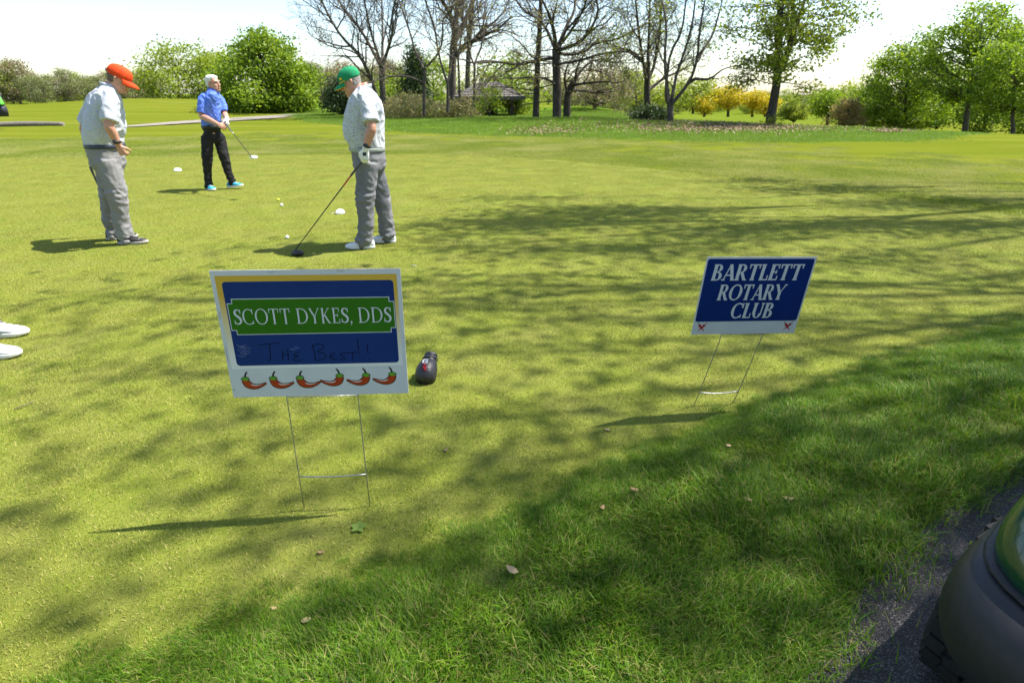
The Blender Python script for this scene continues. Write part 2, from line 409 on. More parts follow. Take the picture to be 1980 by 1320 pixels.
# dandelion heads and leaf litter in the rough
def quads(c, size, rng, up=.6):
    n = len(c); a = rng.normal(size=(n, 3)); a[:, 2] *= (1 - up); a /= np.linalg.norm(a, axis=1)[:, None]
    r = rng.normal(size=(n, 3)); r[:, 2] *= (1 - up); b_ = r - a * (r * a).sum(1)[:, None]; b_ /= np.linalg.norm(b_, axis=1)[:, None]
    s = (rng.uniform(.6, 1.2, n) * size)[:, None]
    V = np.stack([c - a * s, c + b_ * s * .55, c + a * s, c - b_ * s * .55], 1).reshape(-1, 3)
    return V, np.arange(4 * n).reshape(n, 4)
leafmat('litter', [(.20, .13, .08), (.29, .20, .13), (.36, .27, .18), (.25, .15, .10)], .1, .8)
leafmat('dandelion_clock', [(.7, .7, .62), (.62, .6, .5)], .2, .8)
pts = []
for _ in range(5200):
    px_, py_ = rng.normal(1390, 120), rng.normal(251, 5)
    if rng.random() < .12: px_, py_ = rng.normal(1050, 40), rng.normal(256, 4)
    if rng.random() < .06: px_, py_ = rng.normal(1720, 25), rng.normal(256, 2)
    if 234 < py_ < 268 and 960 < px_ < 1790:
        p = gnd(px_, py_); pts.append((p.x, p.y, terr1(p.x, p.y) + rng.uniform(.08, .15)))
V, Fc = quads(np.array(pts), .05, rng, .7)
o = obj('leaf_litter', V, Fc, MATS['litter']); attr(o.data, 'rnd', np.repeat(rng.random(len(pts)), 4)); tag(o, 'drift of dry tan leaves lying in the rough', 'leaf litter', kind='stuff')
mbv, mbf = [], []; pts = []
for _ in range(120):
    px_, py_ = rng.uniform(760, 1800), rng.normal(255, 9)
    if 228 < py_ < 276:
        p = gnd(px_, py_)
        if rng.random() < .9: pts.append((p.x, p.y, terr1(p.x, p.y) + rng.uniform(.08, .16)))
V, Fc = quads(np.repeat(np.array(pts), 3, 0), .022, rng, .1)
o = obj('dandelion_clocks', V, Fc, MATS['dandelion_clock']); attr(o.data, 'rnd', np.repeat(rng.random(len(V) // 4), 4)); tag(o, 'pale dandelion seed heads dotted through the rough', 'dandelions', kind='stuff')
# ================================================================== TREES
def barkmat(name, c1, c2):
    m, nt, b = mat_base(name)
    P = coords(nt, 'World', (1, 1, .22))
    n = ntex(nt, P, 16, 5, .7)
    nt.links.new(ramp(nt, n, [(.3, tuple(x * .55 for x in c1)), (.5, c1), (.72, c2)]), b.inputs['Base Color'])
    b.inputs['Roughness'].default_value = .9; b.inputs['Specular IOR Level'].default_value = .15
    bump(nt, b, n, .9, .03)
barkmat('bark_grey', (.090, .076, .062), (.17, .15, .125))
barkmat('bark_dark', (.060, .050, .042), (.115, .098, .080))
barkmat('bark_twig', (.135, .108, .082), (.21, .175, .14))
leafmat('leaf_maple', [(.095, .165, .012), (.155, .255, .016), (.215, .320, .022), (.290, .375, .040)], .5)
leafmat('leaf_yellowgreen', [(.175, .240, .020), (.250, .315, .030), (.310, .370, .050)], .5)
leafmat('leaf_lime', [(.170, .260, .016), (.230, .320, .024), (.290, .360, .045)], .5)
leafmat('leaf_bud', [(.220, .195, .060), (.290, .285, .080), (.310, .230, .100), (.240, .270, .060)], .45)
leafmat('leaf_spring', [(.150, .205, .020), (.230, .285, .032), (.310, .350, .050)], .45)
leafmat('leaf_evergreen', [(.036, .066, .020), (.060, .100, .026), (.095, .130, .045)], .2)
leafmat('leaf_forsythia', [(.52, .40, .012), (.66, .52, .016), (.60, .48, .03), (.34, .36, .04)], .35)
leafmat('leaf_tan', [(.30, .22, .09), (.36, .27, .12), (.28, .24, .10)], .4)
leafmat('leaf_brown', [(.23, .17, .115), (.30, .22, .15), (.20, .17, .09), (.25, .27, .09)], .3)
leafmat('leaf_wood', [(.20, .19, .09), (.19, .24, .07), (.25, .21, .12), (.17, .25, .055)], .35)
leafmat('leaf_brush', [(.22, .24, .07), (.29, .26, .13), (.25, .19, .12), (.17, .24, .05)], .4)
leafmat('leaf_shade', [(.07, .13, .015), (.10, .17, .02), (.13, .21, .03)], .35)

def frusta(segs, sides):
    """all branch pieces at once: tapering prisms"""
    A = np.array([(*s[0], *s[1], s[2], s[3]) for s in segs]); n = len(A)
    p, q, r0, r1 = A[:, :3], A[:, 3:6], A[:, 6], A[:, 7]
    d = q - p; L = np.linalg.norm(d, axis=1)[:, None] + 1e-9; d = d / L
    p = p - d * np.minimum(r0[:, None] * .25, L * .2); 
    ref = np.where(np.abs(d[:, 2:3]) < .9, [[0, 0, 1.]], [[1., 0, 0]])
    u = np.cross(d, ref); u /= np.linalg.norm(u, axis=1)[:, None]; v = np.cross(d, u)
    ang = np.arange(sides) * 2 * math.pi / sides
    ring = u[:, None, :] * np.cos(ang)[None, :, None] + v[:, None, :] * np.sin(ang)[None, :, None]
    V = np.concatenate([p[:, None] + ring * r0[:, None, None], q[:, None] + ring * r1[:, None, None]], 1)
    i = np.arange(sides); j = (i + 1) % sides
    f = np.stack([i, j, j + sides, i + sides], -1)
    F_ = (np.arange(n)[:, None, None] * 2 * sides + f[None]).reshape(-1, 4)
    return V.reshape(-1, 3), F_
class Tree:
    def __init__(s, seed): s.rng = random.Random(seed); s.nr = np.random.default_rng(seed); s.segs = []; s.tips = []; s.leafc = []
    def grow(s, p, d, L, r, lvl, P):
        rng = s.rng; n = P['n'][min(lvl, len(P['n']) - 1)]; up = P['up'][min(lvl, len(P['up']) - 1)]; jit = P['jit']
        last = lvl >= P['levels']; p = Vector(p); d = Vector(d).normalized(); step = L / n; rr = r
        tap = P.get('taper', .35)
        for i in range(n):
            d = (d + Vector((rng.gauss(0, jit), rng.gauss(0, jit), rng.gauss(0, jit) + up))).normalized()
            q = p + d * step; r1 = max(r * (1 - (i + 1) / n * (1 - tap)), P.get('min', .009))
            s.segs.append((p, q, rr, r1)); 
            if last: s.tips.append(q)
            else:
                k = P['kids'][min(lvl, len(P['kids']) - 1)]
                m_ = int(k) + (rng.random() < k % 1) if (i + 1) / n > P.get('start', .2) else 0
                for _ in range(m_):
                    a = rng.uniform(*P['ang']); b_ = rng.uniform(0, 2 * math.pi)
                    x_ = d.orthogonal().normalized(); y_ = d.cross(x_)
                    nd = d * math.cos(a) + (x_ * math.cos(b_) + y_ * math.sin(b_)) * math.sin(a)
                    s.grow(q, nd, L * rng.uniform(*P['lr']) * (1 - .45 * (i + 1) / n), r1 * rng.uniform(*P['rr']), lvl + 1, P)
            p, rr = q, r1
    def limb(s, px, Y, r0, r1, off=0.0, P=None, lvl=1, kids=1.2, L=2.2, start=.15):
        """a limb whose course is known; it also leans off in depth"""
        px = smoothline([(a, b_) for a, b_ in px], 1); n = len(px); pts = [at(a, b_, Y + off * i / max(1, n - 1)) for i, (a, b_) in enumerate(px)]
        for i in range(n - 1):
            ra, rb = r0 + (r1 - r0) * i / (n - 1), r0 + (r1 - r0) * (i + 1) / (n - 1)
            s.segs.append((pts[i], pts[i + 1], ra, rb))
            if P and i / (n - 1) >= start:
                d = (pts[i + 1] - pts[i]).normalized(); seg = (pts[i + 1] - pts[i]).length
                k = kids * seg / .7
                for _ in range(int(k) + (s.rng.random() < k % 1)):
                    a = s.rng.uniform(*P['ang']); b_ = s.rng.uniform(0, 6.28); x_ = d.orthogonal().normalized(); y_ = d.cross(x_)
                    nd = d * math.cos(a) + (x_ * math.cos(b_) + y_ * math.sin(b_)) * math.sin(a)
                    s.grow(pts[i].lerp(pts[i + 1], s.rng.random()), nd, L * s.rng.uniform(.6, 1.25), max(.022, rb * s.rng.uniform(.35, .55)), lvl, P)
        if P: s.grow(pts[-1], pts[-1] - pts[-2], L * 1.2, r1, lvl, P)
    def leaves(s, per, size, spread, mat, parent, name='leaves', cent=None, up=.25, squash=.6):
        c = np.array([tuple(t) for t in (cent if cent is not None else s.tips)])
        if len(c) == 0: return
        c = np.repeat(c, per, 0); nr = s.nr
        c = c + nr.normal(size=c.shape) * np.array([spread, spread, spread * squash])
        V, Fc = quads(c, size, nr, up)
        o = obj(name, V, Fc, mat, parent); attr(o.data, 'rnd', np.repeat(np.clip(nr.random(len(c)) * .7 + .3 * nr.random(), 0, 1), 4)); return o
    def wood(s, mat, parent, split=.03, base=None):
        big = [q for q in s.segs if q[2] >= split]; small = [q for q in s.segs if q[2] < split]
        tr = None
        def loc(q): return q
        if big:
            big = [(a_, b_, c_ * (.86 if c_ > .06 else 1), d_ * (.86 if d_ > .06 else 1)) for a_, b_, c_, d_ in big]; V, Fc = frusta(big, 9); tr = obj('trunk', V, Fc, mat, parent, True)
        if small:
            V, Fc = frusta(small, 3); obj('crown' if big else 'trunk', V, Fc, mat, parent)
        return tr
def root(name, label, cat='tree', group=None):
    return tag(empty(name), label, cat, group)

TW = dict(levels=3, n=[5, 5, 4, 3], up=[.03, .04, .03, .02], jit=.16, kids=[1.25, 1.3, 1.0], ang=(.35, 1.0), lr=(.45, .75), rr=(.45, .7), start=.15, taper=.4)

# ---- the bare, budding and leafy trees whose limbs can be followed in the photograph
t = Tree(1); o = root('bare_tree', 'bare many-limbed tree behind the golfer in the green cap')
t.limb([(741, 222), (740, 180), (738, 150), (738, 122)], 41, .25, .20)
for l, off, r in (([(730, 190), (718, 155), (697, 108), (661, 73), (636, 33), (621, 0)], -3, .15), ([(736, 128), (700, 60), (672, 30), (654, 0)], 2.5, .13), ([(737, 124), (727, 95), (716, 60), (704, 0)], -1.5, .12),
                  ([(739, 124), (740, 60), (738, 0)], 2, .11), ([(741, 124), (752, 90), (760, 60), (757, 30), (766, -5)], -1, .13)):
    t.limb(l, 41, r, .055, off, TW, 1, 1.9, 2.7)
t.limb([(697, 108), (670, 95), (640, 92), (610, 75)], 39.5, .05, .02, -1, TW, 1, 1.2, 1.8)
t.wood(MATS['bark_grey'], o); t.leaves(1, .045, .12, MATS['leaf_bud'], o, cent=t.tips[::2])

def slim(seed, label, trunk, limbs, Y, r, leafevery=2, leafsize=.05, leaf='leaf_bud', bark='bark_grey', kids=.8, L=1.7, per=1, spread=.2, P=TW):
    t = Tree(seed); o = root('slender_tree', label)
    t.limb(trunk, Y, r, r * .75)
    for l, off in limbs: t.limb(l, Y, r * .7, r * .3, off, P, 1, kids * 1.9, L * 1.1)
    t.wood(MATS[bark], o); t.leaves(per, leafsize, spread, MATS[leaf], o, cent=t.tips[::leafevery])
slim(2, 'thin forked bare tree just right of the green-capped golfer', [(820, 222), (820, 175), (820, 131)], [([(819, 133), (803, 101), (793, 63), (778, 20), (770, -5)], 1.5), ([(821, 133), (846, 108), (856, 80), (856, 40)], -1.5), ([(818, 160), (790, 148), (760, 147), (745, 150)], -1)], 38, .13)
slim(3, 'thin bare tree with pale lower trunk in front of the thick trunk', [(866, 217), (866, 185), (865, 157)], [([(864, 158), (848, 108), (841, 55), (826, 12), (820, -5)], -1.5), ([(866, 158), (874, 120), (873, 70)], 1)], 37, .12)
slim(4, 'tall tree with the thickest trunk at the shelter\'s left end', [(873, 222), (874, 190), (875, 113), (881, 50)], [([(881, 52), (883, 20), (885, -10)], 0), ([(880, 60), (874, 33), (851, -5)], -2), ([(879, 80), (900, 40), (915, 0)], 2), ([(876, 110), (905, 85), (935, 70)], -2)], 44, .36, 2, .07, kids=.8, L=2.4)
slim(5, 'thin straight tree in front of the shelter\'s left roof slope', [(889, 215), (888, 160), (886, 118)], [([(886, 120), (894, 50), (897, -5)], 1), ([(886, 120), (878, 70), (868, 30)], -1)], 40, .10)
slim(6, 'thin tree standing before the middle of the shelter roof', [(917, 212), (917, 160), (918, 121)], [([(918, 122), (934, 83), (936, 25), (940, -5)], 1), ([(918, 130), (905, 95), (903, 50)], -1), ([(919, 120), (945, 117), (980, 122)], 1)], 39, .10, 2)
slim(7, 'straight brown trunk rising behind the shelter', [(903, 200), (904, 150), (907, 75), (914, 0)], [([(914, 2), (916, -20)], 0), ([(906, 90), (930, 60), (960, 40)], 2), ([(908, 60), (890, 30), (880, 5)], -2)], 52, .27, 2, .08, kids=.8, L=2.6)
# bare conifer with level branches
t = Tree(8); o = root('larch_tree', 'straight dark trunk with level bare branches left of the big oak')
t.limb([(1036, 228), (1038, 160), (1040, 113), (1044, 50), (1046, -5)], 37, .24, .12)
PL = dict(TW, up=[0, -.01, 0], levels=2, jit=.09)
for k in range(44):
    y_ = t.rng.uniform(0, 205); a = t.rng.uniform(0, 6.28); p = at(1036 + (228 - y_) * .045, y_, 37)
    t.grow(p, (math.cos(a), math.sin(a), .08), t.rng.uniform(1.3, 3.0), .035, 1, PL)
t.wood(MATS['bark_dark'], o); t.leaves(1, .05, .15, MATS['leaf_bud'], o, cent=t.tips[::3])
# the oak
t = Tree(9); o = root('oak_tree', 'big spreading bare oak with straight grey trunk at the centre'); Y0 = 34.5
t.limb([(1077, 236), (1077, 200), (1077, 164), (1076, 128), (1075, 95)], Y0, .30, .25)
for l, off, r in (([(1075, 100), (1073, 70), (1064, 33), (1046, -5)], -1.5, .17), ([(1077, 100), (1088, 70), (1096, 50), (1110, 25), (1113, -5)], 1.5, .18), ([(1069, 113), (1041, 116), (1001, 126), (958, 119), (925, 122)], -3, .11),
                  ([(1080, 98), (1122, 83), (1142, 58), (1158, 25), (1152, -5)], -2, .12), ([(1084, 104), (1112, 106), (1137, 96), (1152, 83), (1190, 78), (1228, 58), (1252, 45)], 3, .10), ([(1072, 92), (1054, 50), (1035, 33), (1014, 23), (994, -5)], 2, .11),
                  ([(1075, 125), (1120, 118), (1160, 105), (1200, 100)], -2.5, .08), ([(1075, 165), (1055, 150), (1020, 150)], -2, .06), ([(1085, 85), (1105, 60), (1128, 20), (1135, -5)], -3, .10)):
    t.limb(l, Y0, r, .045, off, TW, 1, 1.7, 2.3)
t.wood(MATS['bark_dark'], o); t.leaves(2, .055, .15, MATS['leaf_bud'], o, cent=t.tips[::2])
t = Tree(10); o = root('gnarled_tree', 'dark gnarled tree leaning right, close behind the big oak')
t.limb([(1096, 230), (1097, 184), (1104, 168), (1110, 159)], 39, .30, .22)
for l, off in (([(1110, 160), (1127, 131), (1152, 114), (1180, 118)], 2), ([(1098, 185), (1090, 150), (1100, 120)], -2), ([(1108, 165), (1140, 160), (1175, 158)], -2), ([(1104, 175), (1125, 175), (1160, 180), (1190, 176)], 2), ([(1112, 158), (1115, 130), (1130, 105)], -2)):
    t.limb(l, 39, .12, .035, off, TW, 1, 1.8, 2.0)
t.wood(MATS['bark_dark'], o); t.leaves(2, .06, .2, MATS['leaf_brown'], o, cent=t.tips[::2])
# pair of trees right of centre
t = Tree(11); o = root('budding_tree', 'budding tree with a round dark bush at its foot')
t.limb([(1253, 222), (1252, 210), (1251, 164), (1253, 120)], 33.5, .22, .17)
for l, off in (([(1253, 122), (1254, 88), (1257, -5)], 0), ([(1250, 160), (1238, 88), (1228, -5)], -1.5), ([(1252, 160), (1268, 120), (1276, 60), (1280, -5)], 1.5), ([(1251, 130), (1225, 100), (1195, 92)], -1), ([(1253, 175), (1285, 150), (1310, 140)], 1)):
    t.limb(l, 33.5, .12, .035, off, TW, 1, 1.4, 2.1)
t.wood(MATS['bark_dark'], o); t.leaves(5, .055, .22, MATS['leaf_spring'], o, cent=t.tips[::2])
t = Tree(12); o = root('vase_tree', 'bare vase-shaped tree forking low above the leaf litter')
t.limb([(1296, 243), (1296, 222), (1296, 200)], 30.5, .20, .18)
for l, off in (([(1295, 204), (1287, 190), (1289, 151), (1296, 101), (1319, 63), (1327, -5)], -1.5), ([(1297, 203), (1303, 170), (1309, 140), (1328, 90), (1340, 40), (1345, -5)], 1.5), ([(1298, 203), (1334, 159), (1349, 114), (1352, 63), (1364, -5)], -1), ([(1294, 195), (1284, 120), (1290, 50), (1279, -5)], 2), ([(1333, 160), (1345, 152), (1358, 154), (1374, 153), (1395, 136)], -1), ([(1348, 118), (1360, 95), (1378, 70), (1392, 20)], 1)):
    t.limb(l, 30.5, .11, .03, off, TW, 1, .9, 1.5)
t.wood(MATS['bark_grey'], o); t.leaves(1, .04, .1, MATS['leaf_bud'], o, cent=t.tips[::6])
# the leafy tree on the right
t = Tree(13); o = root('leafy_tree', 'tall airy tree in young leaf with dark leaning trunk and sprouts at its foot'); Y0 = 30
t.limb([(1488, 247), (1491, 225), (1494, 206), (1503, 154), (1506, 86), (1508, 40), (1509, -5)], Y0, .30, .14)
PLf = dict(TW, levels=2, up=[.02, .0, -.02], ang=(.5, 1.2), start=.45, jit=.2)
for l, off in (([(1504, 150), (1523, 103), (1533, 40), (1535, -5)], -1), ([(1518, 116), (1540, 51), (1558, -5)], 1)): t.limb(l, Y0, .15, .06, off, PLf, 1, .8, 1.7)
for k in range(70):
    y_ = t.rng.uniform(-25, 165); a = t.rng.uniform(0, 6.28); p = at(1504 + t.rng.uniform(-3, 30) * (1 - y_ / 170), y_, Y0)
    t.grow(p, (math.cos(a), math.sin(a), .25), t.rng.uniform(1.7, 3.6) * (1 - .3 * (y_ > 110)), .03, 1, PLf)
t.wood(MATS['bark_dark'], o); t.leaves(20, .085, .30, MATS['leaf_spring'], o, cent=t.tips[::2], squash=.4)
t.leaves(60, .06, .16, MATS['leaf_spring'], o, 'leaves', cent=[at(1483 + 13 * q, 236 - 8 * (q % 2), 29.6) for q in range(3)])

# ---- full crowns: clumps spread through a lumpy envelope, each on its own branch
def crown_tree(name, label, cx, base_y, top_y, w_px, Y, leaf, seed, cat='tree', shape='round', clumps=110, per=60, lsize=.11, low=.15, bark='bark_dark', trunk_r=.16, cspread=.5, lean=0, group=None, hollow=.45, base_z=None, depth=1.0):
    t = Tree(seed); nr = t.nr; o = root(name, label, cat, group)
    b0 = at(cx, base_y, Y); top = at(cx + lean, top_y, Y); zb = b0.z if base_z is None else base_z; b0.z = zb
    H = top.z - zb; rad = (at(cx + w_px / 2, top_y, Y) - at(cx - w_px / 2, top_y, Y)).x / 2
    cents = []; ax = Vector((top.x - b0.x, 0, 0))
    ph = nr.uniform(0, 6.28, 6)
    while len(cents) < clumps:
        h = nr.uniform(0, 1); a = nr.uniform(0, 2 * math.pi)
        if shape == 'round': prof = math.sqrt(max(0, 1 - (2 * h - 1) ** 2)) ** .8
        elif shape == 'cone': prof = (1 - h) ** .75 * min(1, h / .06 + .75)
        elif shape == 'egg': prof = min(1, (h / .22 + .35)) * math.sqrt(max(0, 1 - max(0, (h - .22) / .78) ** 2.0))
        else: prof = min(1, .25 + h * 1.1) * math.sqrt(max(0, 1 - max(0, (h - .55) / .45) ** 2))
        lump = 1 + .20 * math.sin(3 * a + 5 * h + ph[0]) + .16 * math.sin(5 * a - 9 * h + ph[1]) + .12 * math.sin(2 * a + 14 * h + ph[2])
        r_ = prof * lump * (hollow + (1 - hollow) * math.sqrt(nr.random()))
        if nr.random() > prof * .9 + .15: continue
        z_ = zb + H * (low + (1 - low) * h) * (1 if h < .8 else 1 + .05 * math.sin(4 * a + ph[3]))
        cents.append(b0 + ax * h + Vector((math.cos(a) * rad * r_, math.sin(a) * rad * r_ * depth, z_ - zb)))
    # trunk and branches
    p = Vector((b0.x, b0.y, zb - .15)); n = 8
    spine = [p.lerp(Vector((b0.x + ax.x * .8, b0.y, zb + H * .85)), i / n) + Vector((nr.normal(0, .02 * H * .3), nr.normal(0, .02 * H * .3), 0)) * (i > 0) for i in range(n + 1)]
    for i in range(n): t.segs.append((spine[i], spine[i + 1], trunk_r * (1 - i / n * .85), trunk_r * (1 - (i + 1) / n * .85)))
    for c_ in cents[::2]:
        hh = min(max((c_.z - zb) / H - .18, min(low + .06, .35)), .8); s0 = spine[min(n, int(hh / .85 * n))]
        mid = s0.lerp(c_, .5) + Vector((0, 0, -.03 * H)); t.segs.append((s0, mid, trunk_r * .22, trunk_r * .13)); t.segs.append((mid, c_, trunk_r * .13, .008))
    t.wood(MATS[bark], o, .001)
    C = np.repeat(np.array([tuple(c_) for c_ in cents]), per, 0)
    C = C + nr.normal(size=C.shape) * np.array([cspread, cspread, cspread * .62]); C[:, 2] = np.maximum(C[:, 2], zb + .05)
    V, Fc = quads(C, lsize, nr, .2); cr = obj('crown', V, Fc, MATS[leaf], o)
    attr(cr.data, 'rnd', np.clip(np.repeat(np.repeat(nr.uniform(-.2, .2, clumps), per) + nr.uniform(.1, .9, len(C)), 4), 0, 1))
    return o
CT = crown_tree
CT('willow_tree', 'broad yellow-green tree behind the grassy rise', 345, 205, 88, 170, 66, 'leaf_yellowgreen', 21, clumps=150, per=60, lsize=.15, low=.02, cspread=.6, hollow=.3)
CT('willow_tree', 'narrow yellow-green tree between the willow and the bright maple', 420, 205, 92, 70, 70, 'leaf_yellowgreen', 22, clumps=60, per=60, lsize=.15, low=.02, cspread=.55)
CT('maple_tree', 'large bright green maple leafy down to the ground beside the gravel path', 505, 221, 62, 185, 50, 'leaf_maple', 23, shape='egg', clumps=240, per=75, lsize=.14, low=.0, cspread=.42, hollow=.35, trunk_r=.2)
CT('maple_tree', 'low bright green maple beside the gravel path, right of the large maple', 565, 219, 128, 85, 49, 'leaf_maple', 24, shape='egg', clumps=90, per=75, lsize=.14, low=.0, cspread=.38)
CT('juniper_bush', 'dark brownish evergreen bush left of the green-capped golfer', 662, 218, 152, 62, 44, 'leaf_evergreen', 25, 'bush', 'egg', 70, 90, .09, .0, cspread=.28)
CT('spruce_tree', 'dark evergreen standing behind the slender bare trees', 800, 215, 95, 62, 50, 'leaf_evergreen', 26, shape='cone', clumps=90, per=90, lsize=.11, low=.02, cspread=.35)
CT('shrub', 'lime green shrubbery left of the dark evergreen', 760, 218, 148, 70, 56, 'leaf_lime', 27, 'shrub', clumps=45, per=60, lsize=.12, low=.0, cspread=.45)
CT('shrub', 'lime green shrub behind the shelter\'s left end', 838, 216, 120, 90, 62, 'leaf_lime', 28, 'shrub', clumps=60, per=60, lsize=.13, low=.0, cspread=.55)
CT('young_tree', 'lime green young tree behind the shelter post', 990, 222, 112, 110, 52, 'leaf_lime', 29, clumps=85, per=55, lsize=.13, low=.05, cspread=.5)
CT('shrub', 'yellow-green shrub growing before the shelter', 946, 220, 172, 46, 37.5, 'leaf_lime', 30, 'shrub', clumps=26, per=60, lsize=.07, low=.1, cspread=.22, trunk_r=.05)
CT('shrub', 'low lime shrub under the right end of the shelter roof', 1000, 222, 180, 50, 46, 'leaf_lime', 31, 'shrub', clumps=30, per=60, lsize=.10, low=.0, cspread=.3)
CT('brown_tree', 'brownish twiggy tree behind the gnarled tree', 1150, 220, 128, 120, 52, 'leaf_brown', 32, clumps=90, per=40, lsize=.10, low=.25, cspread=.5, trunk_r=.2)
CT('green_tree', 'pale green tree behind the round dark bush', 1230, 212, 140, 110, 62, 'leaf_yellowgreen', 33, clumps=70, per=45, lsize=.14, low=.12, cspread=.5)
CT('green_tree', 'pale yellow-green tree behind the vase-shaped tree', 1340, 216, 158, 110, 60, 'leaf_yellowgreen', 34, clumps=80, per=50, lsize=.13, low=.05, cspread=.5)
CT('round_bush', 'round dark green bush at the foot of the budding tree', 1255, 240, 206, 62, 32.6, 'leaf_evergreen', 35, 'bush', clumps=60, per=90, lsize=.06, low=.0, cspread=.16, trunk_r=.05)
for i, (cx, w_, lab) in enumerate(((1408, 66, 'blazing yellow flowering tree, leftmost of the three'), (1455, 46, 'yellow flowering tree just left of the leafy tree\'s trunk'), (1362, 40, 'dull orange-yellow flowering bush left of the yellow trees'))):
    CT('flowering_tree', lab, cx, 222, (172, 180, 186)[i], w_, 58, 'leaf_forsythia', 36 + i, clumps=(60, 40, 30)[i], per=60, lsize=.10, low=.30 if i < 2 else .05, cspread=.32, group='yellow flowering trees', shape='vase')
CT('flowering_tree', 'yellow flowering tree partly hidden behind the leafy tree\'s trunk', 1480, 222, 182, 46, 57, 'leaf_forsythia', 39, clumps=40, per=60, lsize=.10, low=.1, cspread=.32, group='yellow flowering trees')
CT('cone_bush', 'cone-shaped clipped evergreen right of the leafy tree', 1535, 236, 193, 40, 52, 'leaf_spring', 40, 'bush', 'egg', 60, 80, .09, .0, cspread=.2, base_z=-.6)
CT('green_tree', 'dark green round tree casting a shadow left of the tan bush', 1600, 238, 178, 62, 58, 'leaf_maple', 41, clumps=70, per=60, lsize=.12, low=.2, cspread=.4, base_z=-1.1)
CT('tan_bush', 'round tan bush in front of the dark green trees', 1640, 246, 193, 54, 54, 'leaf_tan', 42, 'bush', 'egg', 70, 70, .09, .0, cspread=.25, base_z=-1.2)
CT('green_tree', 'pale green tree behind the tan bush', 1648, 240, 165, 70, 72, 'leaf_yellowgreen', 43, clumps=70, per=60, lsize=.14, low=.05, cspread=.5, base_z=-1.5)
CT('maple_tree', 'pointed green maple left of the tallest maple', 1752, 250, 78, 150, 54, 'leaf_maple', 44, shape='egg', clumps=220, per=70, lsize=.13, low=.03, cspread=.42, hollow=.35, base_z=-1.5, trunk_r=.2)
CT('maple_tree', 'tallest green maple with leaning grey trunk at the right', 1868, 252, 14, 215, 47, 'leaf_maple', 45, shape='egg', clumps=300, per=58, lsize=.12, low=.27, cspread=.40, lean=28, hollow=.4, base_z=-1.4, trunk_r=.26, bark='bark_grey')
CT('maple_tree', 'green maple at the right edge of the picture', 1960, 262, 85, 150, 41, 'leaf_maple', 46, shape='egg', clumps=170, per=60, lsize=.11, low=.27, cspread=.38, base_z=-1.2, bark='bark_grey')
CT('maple_tree', 'low green maple between the two tall maples', 1690, 250, 150, 90, 60, 'leaf_maple', 47, shape='egg', clumps=100, per=60, lsize=.13, low=.02, cspread=.42, base_z=-1.6)
CT('maple_tree', 'green maple filling in behind the tallest maple', 1810, 252, 130, 120, 62, 'leaf_maple', 48, shape='egg', clumps=110, per=60, lsize=.14, low=.02, cspread=.5, base_z=-1.7)

CT('maple_tree', 'shaded maple standing far behind the tallest maple', 1905, 255, 120, 150, 60, 'leaf_maple', 49, shape='egg', clumps=130, per=60, lsize=.14, low=.0, cspread=.5, base_z=-2.0)
CT('maple_tree', 'shaded maple behind the maple at the right edge', 2000, 262, 110, 150, 56, 'leaf_maple', 50, shape='egg', clumps=130, per=60, lsize=.14, low=.0, cspread=.5, base_z=-2.0)

# ---- undergrowth: dry brush band under the slender trees
bt = Tree(60); cs = []
for _ in range(620):
    px_ = bt.rng.uniform(742, 925); Yb = bt.rng.uniform(38.5, 46); hgt = bt.rng.uniform(0, 1)
    p = at(px_, 215, Yb); z_ = terr1(p.x, Yb); topz = .95 + .35 * math.sin(px_ * .05) - .55 * max(0, (px_ - 880) / 110)
    cs.append((p.x, Yb, z_ + .05 + hgt * max(.2, topz)))
C = np.repeat(np.array(cs), 34, 0); C = C + bt.nr.normal(size=C.shape) * np.array([.28, .28, .16])
V, Fc = quads(C, .07, bt.nr, -.2); o = obj('undergrowth', V, Fc, MATS['leaf_brush']); attr(o.data, 'rnd', np.repeat(np.clip(np.repeat(bt.nr.random(len(cs)), 34) * .8 + bt.nr.random(len(C)) * .2, 0, 1), 4))
tag(o, 'tangled straw and green undergrowth below the slender trees', 'undergrowth', kind='stuff')

# ---- far woods: a few crowns, copied as individuals
def copy_tree(o, dx, dy, dz, s, label=None):
    c_ = o.copy(); COL.objects.link(c_)
    for ch in o.children:
        d_ = ch.copy(); COL.objects.link(d_); d_.parent = c_
    c_.scale = (s, s, s); c_.location = (dx, dy, dz)
    if label: c_['label'] = label
    return c_
def proto(seed, leaf, w_, h_, **kw):
    """crown standing on the origin"""
    t = Tree(seed); nr = t.nr; o = root('woodland_tree', '')
    n = kw.get('clumps', 60); cents = []
    while len(cents) < n:
        h = nr.random(); a = nr.uniform(0, 6.28); pr = math.sqrt(max(0, 1 - (2 * h - 1) ** 2)) ** .7
        r_ = pr * (.4 + .6 * math.sqrt(nr.random())) * (1 + .25 * math.sin(3 * a + 7 * h)); cents.append(Vector((math.cos(a) * w_ / 2 * r_, math.sin(a) * w_ / 2 * r_, h_ * (.12 + .88 * h))))
    t.segs.append((Vector((0, 0, -.3)), Vector((0, 0, h_ * .8)), .2, .05))
    for c_ in cents: t.segs.append((Vector((0, 0, max(.5, c_.z * .55))), c_, .04, .012))
    for c_ in cents[::2]: t.segs.append((c_, c_ + Vector((nr.normal(0, .5), nr.normal(0, .5), abs(nr.normal(.6, .4)))), .025, .01))
    t.wood(MATS['bark_twig'], o, .001)
    C = np.repeat(np.array([tuple(c_) for c_ in cents]), 75, 0); C = C + nr.normal(size=C.shape) * np.array([.6, .6, .45])
    V, Fc = quads(C, .17, nr, .2); cr = obj('crown', V, Fc, MATS[leaf], o); attr(cr.data, 'rnd', np.repeat(nr.random(len(C)), 4)); return o
